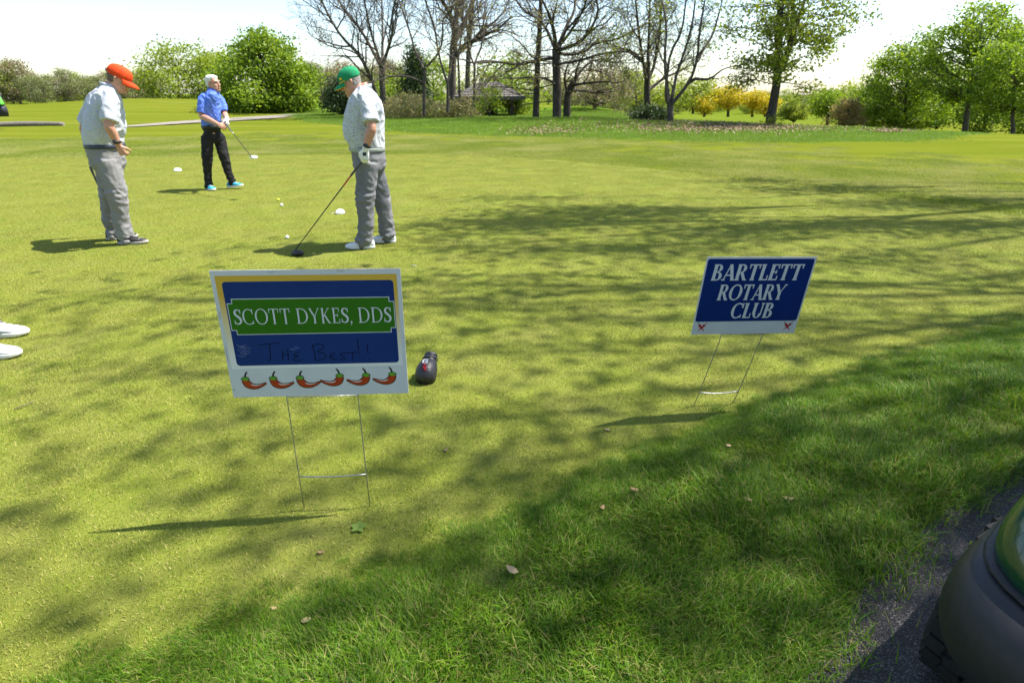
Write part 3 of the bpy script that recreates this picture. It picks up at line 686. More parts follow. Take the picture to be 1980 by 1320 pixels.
protos = [proto(70, 'leaf_wood', 6.5, 7.5), proto(71, 'leaf_yellowgreen', 6, 7), proto(72, 'leaf_wood', 6, 8), proto(73, 'leaf_brown', 6.5, 7)]
wl = ['hazy tan half-bare tree of the far woods', 'pale green tree of the far woods', 'grey-brown twiggy tree of the far woods', 'brown twiggy tree of the far woods']
used = [False] * 4; wr_ = random.Random(5)
WOODS = []
def wood_at(px_, Yw, topy, k, where):
    p = at(px_, 200, Yw); zg = terr1(p.x, Yw) - .1; top = at(px_, topy, Yw).z
    s = (top - zg) / (7.5, 7, 8, 7)[k]
    if not used[k]:
        used[k] = True; protos[k].location = (p.x, Yw, zg); protos[k].scale = (s, s, s); o = protos[k]
    else: o = copy_tree(protos[k], p.x, Yw, zg, s)
    o.rotation_euler = (0, 0, wr_.uniform(0, 6.28)); o['category'] = 'tree'; o['group'] = 'trees of the far woods'; WOODS.append((where, k, px_, o))
for px_ in range(-30, 300, 19): wood_at(px_ + wr_.uniform(-6, 6), wr_.uniform(88, 112), (122 if px_ < 60 else 142) + wr_.uniform(-6, 10), 1 if px_ < 45 else wr_.choice([0, 2, 1, 3, 0]), 'on the skyline around the orange cap')
for px_ in range(585, 800, 19): wood_at(px_ + wr_.uniform(-6, 6), wr_.uniform(98, 115), 128 + wr_.uniform(-8, 10), wr_.choice([0, 2, 0, 3]), 'on the skyline around the green cap')
for px_ in range(800, 1260, 26): wood_at(px_ + wr_.uniform(-6, 6), wr_.uniform(80, 100), 158 + wr_.uniform(-10, 20), wr_.choice([0, 1, 2, 3]), 'behind shelter and oak')
for px_ in range(1260, 1760, 26): wood_at(px_ + wr_.uniform(-6, 6), wr_.uniform(115, 150), 176 + wr_.uniform(-6, 8), wr_.choice([0, 1, 2, 3]), 'behind the yellow flowering trees')
NUM = 'first second third fourth fifth sixth seventh eighth ninth tenth eleventh twelfth'.split(); seen = {}
for where, k, px_, o in sorted(WOODS, key=lambda q: q[2]):
    n = seen[(where, k)] = seen.get((where, k), -1) + 1
    o['label'] = '%s %s %s, counted from the left' % (NUM[n], ('tan half-bare tree', 'pale green far tree', 'grey-brown twiggy tree', 'brown twiggy tree')[k], where)

# ---- the tree outside the picture whose shade falls across the green: boughs reach out above the spots that lie in shade
def shade_count(cx, cy, rx, ry, wgt, kden):
    gx_ = (gnd(cx + rx, cy) - gnd(cx - rx, cy)).x / 2; gy_ = (gnd(cx, cy - ry) - gnd(cx, cy + ry)).y / 2
    return max(2, int(round(kden * wgt * math.pi * gx_ * gy_)))
def shade_tree(label, trunk_xy, spots, seed, hgt=(5.0, 9.5), r=.35, kden=7.0, sp=(.60, .22, .20)):
    t = Tree(seed); nr = t.nr; o = root('shade_tree', label); bx, by = trunk_xy; Hs = 7.5
    spine = [Vector((bx + nr.normal(0, .12) * (i > 0), by + nr.normal(0, .12) * (i > 0), -.1 + i * 1.75)) for i in range(8)]
    for i in range(7): t.segs.append((spine[i], spine[i + 1], r * (1 - .09 * i), r * (1 - .09 * (i + 1))))
    cents = []
    for (cx, cy, rx, ry, n) in spots:
        n = shade_count(cx, cy, rx, ry, n, kden)
        for _ in range(n):
            a = nr.uniform(0, 6.28); q = math.sqrt(nr.random())
            g_ = gnd(cx + rx * q * math.cos(a), cy + ry * q * math.sin(a)); h = nr.uniform(*hgt)
            c_ = g_ + SUN * (h / SUN.z); cents.append(c_)
        gc = gnd(cx, cy) + SUN * (np.mean(hgt) / SUN.z); s0 = spine[min(7, 3 + int(nr.integers(0, 4)))]
        pth_ = [s0] + [s0.lerp(gc, q_) + Vector((nr.normal(0, .35), nr.normal(0, .35), .5 * math.sin(3.1 * q_) + nr.normal(0, .2))) for q_ in (.2, .4, .6, .8)] + [gc]
        for q_ in range(5): t.segs.append((pth_[q_], pth_[q_ + 1], .055 - .009 * q_, .046 - .009 * q_))
        mid = pth_[3]
        for c_ in cents[-n:]: t.segs.append((mid.lerp(gc, nr.uniform(.4, 1)), c_, .014, .006))
    t.wood(MATS['bark_grey'], o, .001)
    per = 46; C = np.repeat(np.array([tuple(c_) for c_ in cents]), per, 0); C = C + nr.normal(size=C.shape) * np.array(sp)
    V, Fc = quads(C, .062, nr, .35); cr = obj('crown', V, Fc, MATS['leaf_shade'], o); attr(cr.data, 'rnd', np.repeat(nr.random(len(C)), 4)); return o
shade_tree('leafy tree right of the picture shading the far side of the green', (20, 11),
    [(1430, 350, 70, 4, .7), (1600, 366, 120, 7, .8), (1800, 392, 150, 10, .9), (1000, 383, 60, 5, .7), (1180, 412, 190, 13, .9), (1000, 432, 150, 16, .9), (1380, 448, 170, 14, .8), (1600, 436, 150, 11, .8), (1860, 440, 140, 16, .9), (1700, 496, 220, 11, .7), (1880, 535, 110, 14, .7), (1150, 486, 220, 14, .9), (880, 455, 60, 9, .6), (560, 474, 70, 5, .5)], 81, (8, 13), kden=21)
shade_tree('leafy tree right of the picture shading the near side of the green', (16, 6.5),
    [(1050, 555, 220, 20, .9), (850, 600, 110, 22, .7), (1200, 615, 190, 18, .8), (1430, 560, 140, 10, .6), (1680, 590, 170, 13, .7), (1000, 685, 170, 22, .8), (1230, 712, 150, 15, .6), (1500, 690, 150, 14, .6), (1740, 650, 120, 10, .6),
     (250, 580, 170, 10, .8), (460, 540, 150, 12, .7), (300, 625, 120, 6, .6), (330, 682, 100, 5, .5), (140, 735, 60, 4, .4), (420, 850, 110, 20, .7), (720, 825, 140, 18, .6), (1000, 800, 140, 14, .45), (850, 940, 100, 14, .35), (330, 960, 110, 8, .35), (400, 1085, 150, 8, .4), (420, 1225, 110, 8, .35),
     (1500, 860, 170, 22, .8), (1800, 800, 170, 36, .8), (1300, 935, 130, 16, .8), (1440, 1010, 200, 34, 1.3), (1190, 1065, 150, 24, .8), (1330, 1140, 240, 46, 1.8), (980, 1175, 120, 18, .5), (1330, 1250, 240, 36, 1.9), (1750, 960, 130, 50, 1.3), (1520, 1240, 130, 60, 1.3), (1680, 1190, 90, 90, 1.6), (1800, 1060, 90, 60, 1.5)], 82, (7.5, 12.5), kden=14, sp=(.70, .32, .28))

# ---- unseen trees added behind the camera to block sky light from the signs
def back_tree(label, x, y, h, r_, seed):
    t = Tree(seed); nr = t.nr; o = root('sky_block_tree', label)
    for i in range(7): t.segs.append((V3_(x, y, i * h * .12 - .1), V3_(x, y, (i + 1) * h * .12 - .1), .3 - .03 * i, .27 - .03 * i))
    cents = [Vector((x + math.cos(a) * q * r_, y + math.sin(a) * q * r_, h * (.35 + .6 * u))) for a, q, u in zip(nr.uniform(0, 6.28, 130), np.sqrt(nr.random(130)), nr.random(130))]
    for c_ in cents[::2]: t.segs.append((Vector((x, y, min(h * .7, c_.z * .6))), c_, .05, .012))
    t.wood(MATS['bark_grey'], o, .001); C = np.repeat(np.array([tuple(c_) for c_ in cents]), 50, 0); C = C + nr.normal(size=C.shape) * .5
    V, Fc = quads(C, .13, nr, .3); cr = obj('crown', V, Fc, MATS['leaf_shade'], o); attr(cr.data, 'rnd', np.repeat(nr.random(len(C)), 4))
def V3_(*a): return Vector(a)
back_tree('unseen leafy tree added behind the viewer to block sky light, on the left', -4, -7.5, 11, 4.5, 91)
back_tree('unseen leafy tree added behind the viewer to block sky light, on the right', 9, -9, 12, 5, 92)
# ================================================================== SIGNS AND SMALL THINGS
pm('sign_white', (.60, .61, .62), (.55, .56, .57), 9, .45, .05, 300, .4)
pm('sign_blue', (.003, .026, .140), (.004, .030, .160), 8, .4, spec=.2)
pm('sign_navy', (.003, .020, .130), (.004, .024, .150), 8, .4, spec=.2)
pm('sign_green', (.025, .130, .005), (.030, .150, .006), 8, .4, spec=.2)
pm('print_white', (.60, .62, .64), (.54, .56, .59), 40, .4)
pm('marker_ink', (.002, .002, .004), None, 30, .5, spec=.1)
pm('chili_red', (.33, .028, .004), (.40, .040, .006), 30, .4)
pm('chili_crimson', (.42, .008, .010), (.48, .012, .012), 30, .4)
pm('chili_cap', (.10, .30, .025), (.13, .36, .03), 30, .4)
pm('ink_black', (.012, .010, .008), None, 30, .45)
pm('chili_shine', (.80, .62, .55), None, 30, .4)
pm('scratch', (.42, .48, .62), (.3, .36, .55), 60, .5)
pm('steel_wire', (.42, .43, .45), (.30, .30, .31), 40, .38, metal=.85)
pm('scuff', (.30, .28, .25), (.45, .43, .40), 50, .7)
m, nt, b = mat_base('sign_yellow')                                    # printed fade: yellow at the top, paper white at the bottom
g_ = nt.nodes.new('ShaderNodeTexCoord').outputs['Generated']; sp = nt.nodes.new('ShaderNodeSeparateXYZ'); nt.links.new(g_, sp.inputs[0])
nt.links.new(ramp(nt, sp.outputs[2], [(.10, (.72, .72, .70)), (.45, (.68, .58, .34)), (.8, (.62, .38, .035))]), b.inputs['Base Color']); b.inputs['Roughness'].default_value = .4

class Flat:
    """flat print: polygons in the sign's own plane (x right, z up), each layer a hair in front of the one below"""
    def __init__(s, y): s.y = y; s.v = []; s.f = []; s.k = 0
    def poly(s, pts):
        y = s.y - s.k * 2.5e-5; s.k += 1; b = len(s.v)
        s.v += [(p[0], y, p[1]) for p in pts]; s.f.append(tuple(range(b, b + len(pts)))); return s
    def strip(s, L, Rr):
        y = s.y - s.k * 2.5e-5; s.k += 1; b = len(s.v); n = len(L)
        s.v += [(p[0], y, p[1]) for p in L] + [(p[0], y, p[1]) for p in Rr]
        s.f += [(b + i, b + i + 1, b + n + i + 1, b + n + i) for i in range(n - 1)]; return s
    def stroke(s, pts, w):
        n = len(pts); w = [w] * n if not hasattr(w, '__len__') else w; L = []; Rr = []
        for i in range(n):
            a, c = pts[max(0, i - 1)], pts[min(n - 1, i + 1)]; dx, dy = c[0] - a[0], c[1] - a[1]; l = math.hypot(dx, dy) + 1e-9
            nx_, ny_ = -dy / l * w[i] / 2, dx / l * w[i] / 2
            L.append((pts[i][0] + nx_, pts[i][1] + ny_)); Rr.append((pts[i][0] - nx_, pts[i][1] - ny_))
        return s.strip(L, Rr)
    def build(s, name, mat, parent): return obj(name, s.v, s.f, mat, parent)
def rrect(x0, x1, y0, y1, r, n=5):
    out = []
    for cx, cy, a0 in ((x1 - r, y0 + r, -90), (x1 - r, y1 - r, 0), (x0 + r, y1 - r, 90), (x0 + r, y0 + r, 180)):
        out += [(cx + r * math.cos(R(a0 + 90 * k / n)), cy + r * math.sin(R(a0 + 90 * k / n))) for k in range(n + 1)]
    return out
def quadb(a, b, c, n=12): return [((1 - t) ** 2 * a[0] + 2 * t * (1 - t) * b[0] + t * t * c[0], (1 - t) ** 2 * a[1] + 2 * t * (1 - t) * b[1] + t * t * c[1]) for t in (i / n for i in range(n + 1))]

# ---- serif capitals drawn as strokes (cap height 1): hv heavy stroke, lt light stroke, sf serif length
def glyph(ch, hv, lt, sf, st):
    P = []                                                       # ('poly', pts) or ('arc', ...)
    def bar(x, y0=0, y1=1, w=hv): P.append([(x - w / 2, y0), (x + w / 2, y0), (x + w / 2, y1), (x - w / 2, y1)])
    def hbar(x0, x1, y, w=lt): P.append([(x0, y - w / 2), (x1, y - w / 2), (x1, y + w / 2), (x0, y + w / 2)])
    def diag(x0, y0, x1, y1, w): P.append([(x0 - w / 2, y0), (x0 + w / 2, y0), (x1 + w / 2, y1), (x1 - w / 2, y1)])
    def ser(x, y, l=None): l = l or sf; up = st if y < .5 else -st; P.append([(x - l, y), (x + l, y), (x + l, y + up), (x - l, y + up)])
    def arc(cx, cy, rx, ry, a0, a1, wa=lt, wb=hv, n=22):
        o_, i_ = [], []
        for k in range(n + 1):
            a = R(a0 + (a1 - a0) * k / n); f_ = abs(math.cos(a)) ** 1.4; w_ = wa + (wb - wa) * f_
            o_.append((cx + rx * math.cos(a), cy + ry * math.sin(a))); i_.append((cx + (rx - w_) * math.cos(a), cy + (ry - (wa + .3 * (w_ - wa))) * math.sin(a)))
        P.append(('strip', o_, i_))
    if ch == 'S':
        pts = [(.50, .80), (.44, .93), (.28, .975), (.13, .90), (.09, .76), (.16, .62), (.30, .52), (.44, .41), (.50, .26), (.43, .10), (.27, .025), (.11, .07), (.04, .20)]
        pts = smoothline(pts, 2); n = len(pts); ws = [lt * .8 + (hv - lt * .5) * math.sin(math.pi * i / (n - 1)) ** 1.6 for i in range(n)]
        P.append(('stroke', pts, ws)); bar(.50, .70, .97, st * 1.2); bar(.04, .03, .30, st * 1.2); return P, .56
    if ch == 'C':
        arc(.45, .5, .45, .515, 52, 308); bar(.74, .68, .99, st * 1.4); bar(.74, .03, .24, st * 1.1); return P, .84
    if ch == 'O': arc(.47, .5, .47, .515, 0, 360, n=36); return P, .95
    if ch == 'T':
        bar(.37); hbar(0, .74, 1 - lt / 2); bar(.02 + st / 2, .74, 1, st); bar(.72 - st / 2, .74, 1, st); ser(.37, 0); return P, .76
    if ch == 'D':
        bar(.16); hbar(.03, .40, 1 - lt / 2); hbar(.03, .40, lt / 2); arc(.36, .5, .50, .5, -90, 90); ser(.12, 0, sf * .8); ser(.12, 1, sf * .8); return P, .90
    if ch == 'Y':
        bar(.38, 0, .48); diag(.36, .46, .06, 1, hv); diag(.40, .46, .70, 1, lt); ser(.38, 0); ser(.07, 1, sf * .8); ser(.69, 1, sf * .7); return P, .76
    if ch == 'K':
        bar(.16); diag(.22, .46, .60, 1, lt); diag(.62, 0, .30, .56, hv); ser(.16, 0); ser(.16, 1); ser(.60, 1, sf * .75); ser(.66, 0, sf * .8); return P, .76
    if ch == 'E':
        bar(.16); hbar(.04, .54, 1 - lt / 2); hbar(.04, .56, lt / 2); hbar(.2, .44, .52); bar(.53, .74, 1, st); bar(.56, 0, .28, st); bar(.44, .40, .64, st * .9); ser(.13, 0, sf * .7); ser(.13, 1, sf * .7); return P, .62
    if ch == 'L':
        bar(.16); hbar(.04, .56, lt / 2); bar(.55, 0, .32, st); ser(.14, 1); return P, .60
    if ch == 'B':
        bar(.16); hbar(.03, .34, 1 - lt / 2); hbar(.03, .36, lt / 2); hbar(.2, .34, .53); arc(.33, .765, .27, .235, -90, 90); arc(.35, .265, .31, .265, -90, 90); return P, .70
    if ch == 'R':
        bar(.16); hbar(.03, .36, 1 - lt / 2); hbar(.2, .36, .49); arc(.35, .745, .28, .255, -90, 90); diag(.66, 0, .38, .50, hv); ser(.16, 0); ser(.70, 0, sf * .6); return P, .76
    if ch == 'A':
        diag(.08, 0, .37, 1, lt); diag(.68, 0, .38, 1, hv); hbar(.17, .56, .33); ser(.08, 0, sf * .8); ser(.68, 0, sf * .9); return P, .78
    if ch == 'U':
        bar(.16, .28, 1); bar(.66, .28, 1, lt * 1.2); arc(.41, .30, .30, .31, 180, 360, lt, hv); ser(.16, 1); ser(.66, 1, sf * .8); return P, .80
    if ch == ',':
        P.append([(.04, 0), (.16, 0), (.16, .12), (.04, .12)]); P.append([(.16, .03), (.10, .03), (.03, -.16), (.06, -.17)]); return P, .22
    return P, .30
def text(fl, s, x0, x1, y, h, hv, lt, sf, st, gap=.10, shear=0, space=.30):
    gl = []; adv = 0
    for ch in s:
        if ch == ' ': adv += space; continue
        P, w_ = glyph(ch, hv, lt, sf, st); gl.append((P, adv)); adv += w_ + gap
    adv -= gap; k = (x1 - x0) / adv
    def tr(p, a): return (x0 + (p[0] + a) * k + shear * p[1] * h, y + p[1] * h)
    for P, a in gl:
        for q in P:
            if isinstance(q, tuple) and q[0] == 'strip': fl.strip([tr(p, a) for p in q[1]], [tr(p, a) for p in q[2]])
            elif isinstance(q, tuple): fl.stroke([tr(p, a) for p in q[1]], [u * h for u in q[2]])
            else: fl.poly([tr(p, a) for p in q])

def chili(parent, cx, cy, s, flip, layer):
    """printed chili: black outline, red body, green cap, stem, shine"""
    def q(p): return (cx + (-p[0] if flip else p[0]) * s, cy + p[1] * s)
    cl = quadb((-.40, .18), (-.18, -.38), (.52, .02), 18); n = len(cl)
    wid = [.36 * (1 - i / (n - 1)) ** .75 * (.55 + .45 * min(1, i / 4)) + .012 for i in range(n)]
    a = Flat(layer); a.stroke([q(p) for p in cl], [(w_ + .07) * s for w_ in wid]); a.poly([q((-.35 + .185 * math.cos(t), .22 + .12 * math.sin(t))) for t in np.linspace(0, 6.28, 17)[:-1]])
    a.stroke([q(p) for p in quadb((-.33, .25), (-.36, .45), (-.22, .56), 8)], [.10 * s, .09 * s, .09 * s, .08 * s, .08 * s, .08 * s, .07 * s, .07 * s, .06 * s]); e = a.build('chili', MATS['ink_black'], parent)
    r = Flat(layer - .0003); r.stroke([q(p) for p in cl], [w_ * s for w_ in wid]); r.build('chili_body', MATS['chili_red'], e)
    c = Flat(layer - .0006); c.poly([q((-.35 + (.15 + .03 * math.cos(5 * t)) * math.cos(t), .23 + .085 * math.sin(t))) for t in np.linspace(0, 6.28, 21)[:-1]])
    c.build('chili_cap', MATS['chili_cap'], e)
    h = Flat(layer - .0006); hl = quadb((-.16, -.02), (.02, -.15), (.34, -.03), 8); h.stroke([q(p) for p in hl], [.01 * s, .04 * s, .05 * s, .05 * s, .045 * s, .04 * s, .03 * s, .02 * s, .008 * s]); h.build('chili_shine', MATS['chili_shine'], e)
    return e
def place(o, c, yaw, tilt, roll, s=1):
    o.matrix_world = Matrix.Translation(c) @ Matrix.Rotation(yaw, 4, 'Z') @ Matrix.Rotation(tilt, 4, 'X') @ Matrix.Rotation(roll, 4, 'Y') @ Matrix.Scale(s, 4)
def board(parent, wd, ht, mat):
    mb = MB(); mb.box((0, .002, 0), (wd, .004, ht)); o = mb.build('board', mat, parent)
    for k in range(2):
        fl = MB(); fl.box((0, .002, (ht / 2 + .00025) * (-1) ** k), (wd - .004, .0026, .0004)); fl.build('flute_edge', MATS['scuff'], o)
    return o
def wires(parent, W, top, bar_z, bot, xo=.0, drop=(0, 0), bow=.006, k=1.0, ln=0.0):
    """H-shaped stake: two uprights, a bar under the board, a bowed lower bar"""
    hw = W / 2
    for i, sx in enumerate((-1, 1)):
        MB().tube([(xo + sx * hw, .0021, top), (xo + sx * hw * .995, .003, top - .2), (xo + sx * hw + ln * .75, .004, bar_z), (xo + sx * hw + ln, .006, bot + drop[i])], .0019 * k, 8).build('wire_leg', MATS['steel_wire'], parent, True)
    MB().tube([(xo - hw, .0065, top - .158), (xo + hw, .0065, top - .158)], .0019 * k, 8).build('wire_bar', MATS['steel_wire'], parent, True)
    n = 8; MB().tube([(xo - hw + ln * .75 + W * i / n, .0075, bar_z - bow * math.sin(math.pi * i / n)) for i in range(n + 1)], .0024 * k, 8).build('wire_bar', MATS['steel_wire'], parent, True)

# ---- the near sign
W_, H_ = .61, .4575
sg = tag(empty('yard_sign'), 'blue and yellow lawn sign reading Scott Dykes, DDS with six chilies along the bottom', 'sign')
board(sg, W_, H_, MATS['sign_white'])
def U(u): return -W_ / 2 + u * W_
def Vv(v): return H_ / 2 - v * H_
f = Flat(-.0004); f.poly([(U(.022), Vv(.76)), (U(.978), Vv(.76)), (U(.978), Vv(.038)), (U(.022), Vv(.038))]); f.build('yellow_border', MATS['sign_yellow'], sg)
f = Flat(-.0008); f.poly(rrect(U(.053), U(.958), Vv(.735), Vv(.082), .012)); bp = f.build('blue_panel', MATS['sign_blue'], sg)
def plaque(x0, x1, y0, y1, n):
    return [(x0 + n, y0), (x1 - n, y0), (x1 - n, y0 + n), (x1, y0 + n), (x1, y1 - n), (x1 - n, y1 - n), (x1 - n, y1), (x0 + n, y1), (x0 + n, y1 - n), (x0, y1 - n), (x0, y0 + n), (x0 + n, y0 + n)]
f = Flat(-.0012); f.poly(plaque(U(.060), U(.955), Vv(.487), Vv(.208), .0155)); pq = f.build('plaque_outline', MATS['print_white'], sg)
f = Flat(-.0016); f.poly(plaque(U(.060) + .0026, U(.955) - .0026, Vv(.487) + .0026, Vv(.208) - .0026, .0155)); f.build('green_plaque', MATS['sign_green'], pq)
f = Flat(-.0020); text(f, 'SCOTT DYKES, DDS', U(.085), U(.935), Vv(.405), .0540, .125, .050, .10, .045, .075, 0, .34); f.build('lettering', MATS['print_white'], sg)
LETTERS = [[[(.195, .570), (.25, .560), (.305, .556)], [(.252, .562), (.247, .62), (.243, .69), (.228, .70)]],
           [[(.315, .62), (.312, .665), (.310, .70)], [(.345, .605), (.343, .65), (.340, .70)], [(.312, .655), (.33, .65), (.347, .645)]],
           [[(.415, .625), (.375, .645), (.372, .66), (.405, .662), (.375, .675), (.365, .70), (.395, .705), (.42, .695)]],
           [[(.485, .575), (.490, .64), (.490, .70)], [(.477, .60), (.50, .565), (.545, .575), (.54, .61), (.497, .635), (.545, .645), (.555, .68), (.52, .70), (.485, .705)]],
           [[(.605, .645), (.575, .655), (.572, .69), (.612, .70)], [(.573, .675), (.60, .67)]], [[(.66, .645), (.63, .655), (.635, .67), (.658, .68), (.65, .70), (.622, .70)]],
           [[(.665, .648), (.70, .645), (.735, .640)], [(.70, .645), (.698, .68), (.700, .705)]], [[(.735, .535), (.735, .58), (.738, .625)], [(.740, .645), (.741, .655)]], [[(.785, .58), (.787, .62), (.787, .655)], [(.789, .695), (.790, .705)]]]
for lt_ in LETTERS:
    f = Flat(-.0012)
    for pts in lt_: f.stroke([(U(a), Vv(b_)) for a, b_ in smoothline(pts, 2)], .0024)
    f.build('handwritten_letter', MATS['marker_ink'], sg)
rr_ = random.Random(3)
for (a, b_, l) in ((.07, .565, .05), (.075, .585, .07), (.07, .605, .075), (.08, .625, .06), (.065, .645, .05), (.09, .575, .04), (.36, .60, .03), (.385, .585, .025)):
    f = Flat(-.0011); pts = [(U(a + l * t), Vv(b_ + .012 * math.sin(3 * t) + rr_.uniform(-.002, .002))) for t in np.linspace(0, 1, 7)]; f.stroke(pts, [.0003, .0008, .0006, .0009, .0005, .0006, .0002]); f.build('scratch', MATS['scratch'], sg)
for i, u in enumerate((.130, .285, .435, .568, .718, .868)): chili(sg, U(u), Vv((.885, .885, .885, .875, .875, .872)[i]), .080, i >= 3, -.0004)
for a, b_, c_, d_ in ((.006, .58, .010, .70), (.30, .012, .335, .018), (.66, .010, .70, .016), (.01, .30, .014, .36), (.005, .93, .02, .94)):
    f = Flat(-.0005); f.poly(rrect(U(a), U(c_), Vv(d_), Vv(b_), .0012)); f.build('scuff_mark', MATS['scuff'], sg)
wires(sg, .250, -.0780, -.652 + .08, -.735, .0)
place(sg, (-.685, 1.814, .732), R(4), R(-1.8), R(.5), 1.016)

# ---- the far sign
s2 = tag(empty('yard_sign'), 'navy lawn sign reading Bartlett Rotary Club, leaning near the long grass', 'sign')
board(s2, W_, H_, MATS['sign_white'])
f = Flat(-.0006); f.poly(rrect(U(.012), U(.985), Vv(.825), Vv(.022), .012)); f.build('navy_panel', MATS['sign_navy'], s2)
f = Flat(-.0012)
for s_, a, b_, v in (('BARTLETT', .070, .900, .288), ('ROTARY', .165, .785, .540), ('CLUB', .325, .725, .780)): text(f, s_, U(a), U(b_), Vv(v), .092, .205, .080, .150, .075, .030, .06)
f.build('lettering', MATS['print_white'], s2)
def crossed(u, v):
    e = None
    for fl_ in (False, True):
        q = lambda p: (U(u) + (-p[0] if fl_ else p[0]) * .05, Vv(v) + p[1] * .05)
        a = Flat(-.0006 - .0002 * fl_); cl = quadb((-.32, .34), (-.1, .05), (.42, -.5), 10); a.stroke([q(p) for p in cl], [.05 * w_ for w_ in np.linspace(.34, .04, 11)])
        st_ = quadb((-.34, .36), (-.48, .44), (-.46, .66), 6); a.stroke([q(p) for p in st_], .004)
        e = a.build('crossed_chili', MATS['chili_crimson' if not fl_ else 'chili_crimson'], s2)
        k = Flat(-.0010 - .0002 * fl_); k.stroke([q(p) for p in st_], .0035); k.stroke([q(p) for p in cl[1:7]], [.001, .002, .0022, .002, .0014, .0008]); k.build('chili_line', MATS['ink_black'], e)
crossed(.085, .905); crossed(.915, .905)
wires(s2, .245, -.075, -.625, -.745, -.005, (-.005, .03), .012, 1.35, -.065)
place(s2, (1.14, 2.555, .616), R(5.7), R(5.4), R(1.5), .868)

# ---- driver head cover lying on the green
pm('cover_black', (.012, .012, .014), (.020, .020, .023), 60, .38, .3, 90, .5)
pm('cover_grey', (.06, .06, .075), (.09, .09, .10), 60, .5, .3, 90)
pm('print_red', (.50, .012, .025), None, 30, .5); pm('print_bright', (.8, .8, .8), None, 30, .5)
hc = tag(empty('club_head_cover', gnd(829, 728), R(8)), 'black head cover with white letter and red print beside the near sign', 'head cover')
hc.rotation_euler = (R(38), 0, R(-6)); hc.location.z += .026; hc.scale = (.92, .92, .92)
mb = MB(); rings = []
prof = [(-.100, .012, .020, .030), (-.095, .045, .045, .040), (-.075, .062, .058, .048), (-.045, .068, .066, .054), (-.01, .066, .068, .056), (.025, .060, .060, .052), (.05, .048, .046, .047), (.068, .040, .040, .046), (.085, .041, .038, .050), (.105, .043, .036, .056), (.112, .020, .018, .058)]
for yy, a, b_, zc in prof: rings.append([(a * math.cos(t) + .12 * max(0, yy), yy, max(.002, zc + b_ * math.sin(t))) for t in np.linspace(0, 2 * math.pi, 25)[:-1]])
mb.loft(rings); cov = mb.build('cover', MATS['cover_black'], hc, True); cov.modifiers.new('s', 'SUBSURF').render_levels = 1
cr = MB(); cr.tube([(.047 * math.cos(t) + .009, .072, .046 + .044 * math.sin(t)) for t in np.linspace(0, 6.1, 22)], .0035, 6); cr.build('elastic_band', MATS['cover_grey'], hc, True)
def cz(x, y):
    zz = [(p[0], p[1], p[2], p[3]) for p in prof]; 
    for (y0, a0, b0, z0), (y1, a1, b1, z1) in zip(zz[:-1], zz[1:]):
        if y0 <= y <= y1:
            k_ = (y - y0) / (y1 - y0); a = a0 + (a1 - a0) * k_; b_ = b0 + (b1 - b0) * k_; z_ = z0 + (z1 - z0) * k_
            return z_ + b_ * math.sqrt(max(0, 1 - ((x - .12 * max(0, y)) / a) ** 2)) + .0014
    return .1
def onto(name, lines, w_, mat):
    mb = MB()
    for ln in lines: mb.tube([(x_, y_, cz(x_, y_) - .0010) for x_, y_ in dense(ln, .006)], w_, 6, flat=1)
    return mb.build(name, mat, cov, True)
onto('white_letter', [[(.012, .040), (-.012, .042), (-.016, .030), (-.016, .012), (.010, .010), (.012, .024), (-.002, .024)]], .0034, MATS['print_bright'])
onto('red_print', [[(-.010, .000), (.006, -.002)], [(-.008, -.009), (.009, -.011)], [(-.004, -.018), (.012, -.021), (.012, -.030), (-.002, -.028), (-.004, -.018)], [(0, -.036), (.015, -.040)]], .0030, MATS['print_red'])
onto('ring_print', [[(.036 + .012 * math.cos(t), .020 + .022 * math.sin(t)) for t in np.linspace(-1.4, 2.2, 12)]], .0013, MATS['cover_grey'])

# ---- practice-cup covers, balls, tees, twigs
pm('plastic_white', (.80, .80, .78), (.74, .74, .72), 20, .4)
pm('ball_yellow', (.62, .68, .04), None, 40, .3); pm('tee_white', (.75, .73, .68), None, 40, .5)
def dome(label, px, py, r):
    c = gnd(px, py); o = tag(empty('cup_cover', c), label, 'cup cover')
    mb = MB(); mb.loft([[(r * k * math.cos(t), r * k * math.sin(t), z_) for t in np.linspace(0, 6.2832, 33)[:-1]] for k, z_ in ((1.0, 0), (1.03, .012), (1.0, .018), (.93, .016))], True); mb.build('rim', MATS['plastic_white'], o, True)
    for k in range(10):
        a = 2 * math.pi * k / 10; MB().tube([(r * math.cos(q) * math.cos(a), r * math.cos(q) * math.sin(a), .012 + r * .72 * math.sin(q)) for q in np.linspace(.05, 1.3, 6)], .0042, 6, flat=1.4).build('rib', MATS['plastic_white'], o, True)
    mb = MB(); mb.loft([[(r * k * math.cos(t), r * k * math.sin(t), z_) for t in np.linspace(0, 6.2832, 25)[:-1]] for k, z_ in ((.34, .012 + r * .66), (.26, .012 + r * .71), (.14, .012 + r * .74), (.02, .012 + r * .745))]); mb.build('top', MATS['plastic_white'], o, True)
dome('white ribbed plastic dome left of the green-capped golfer\'s knees', 658, 413, .062)
dome('white plastic dome between the orange-capped and blue-shirted golfers', 344, 331, .072)
def ball(label, px, py, mat):
    c = gnd(px, py); mb = MB(); mb.ball((0, 0, .0213), .0213, 16, 10); o = mb.build('golf_ball', MATS[mat], None, True); o.location = c; tag(o, label, 'golf ball')
ball('yellow golf ball on the green between the two dome covers', 538, 389, 'ball_yellow')
ball('white golf ball just below the yellow one', 545, 399, 'plastic_white'); ball('white golf ball in shade left of the club head', 556, 462, 'plastic_white')
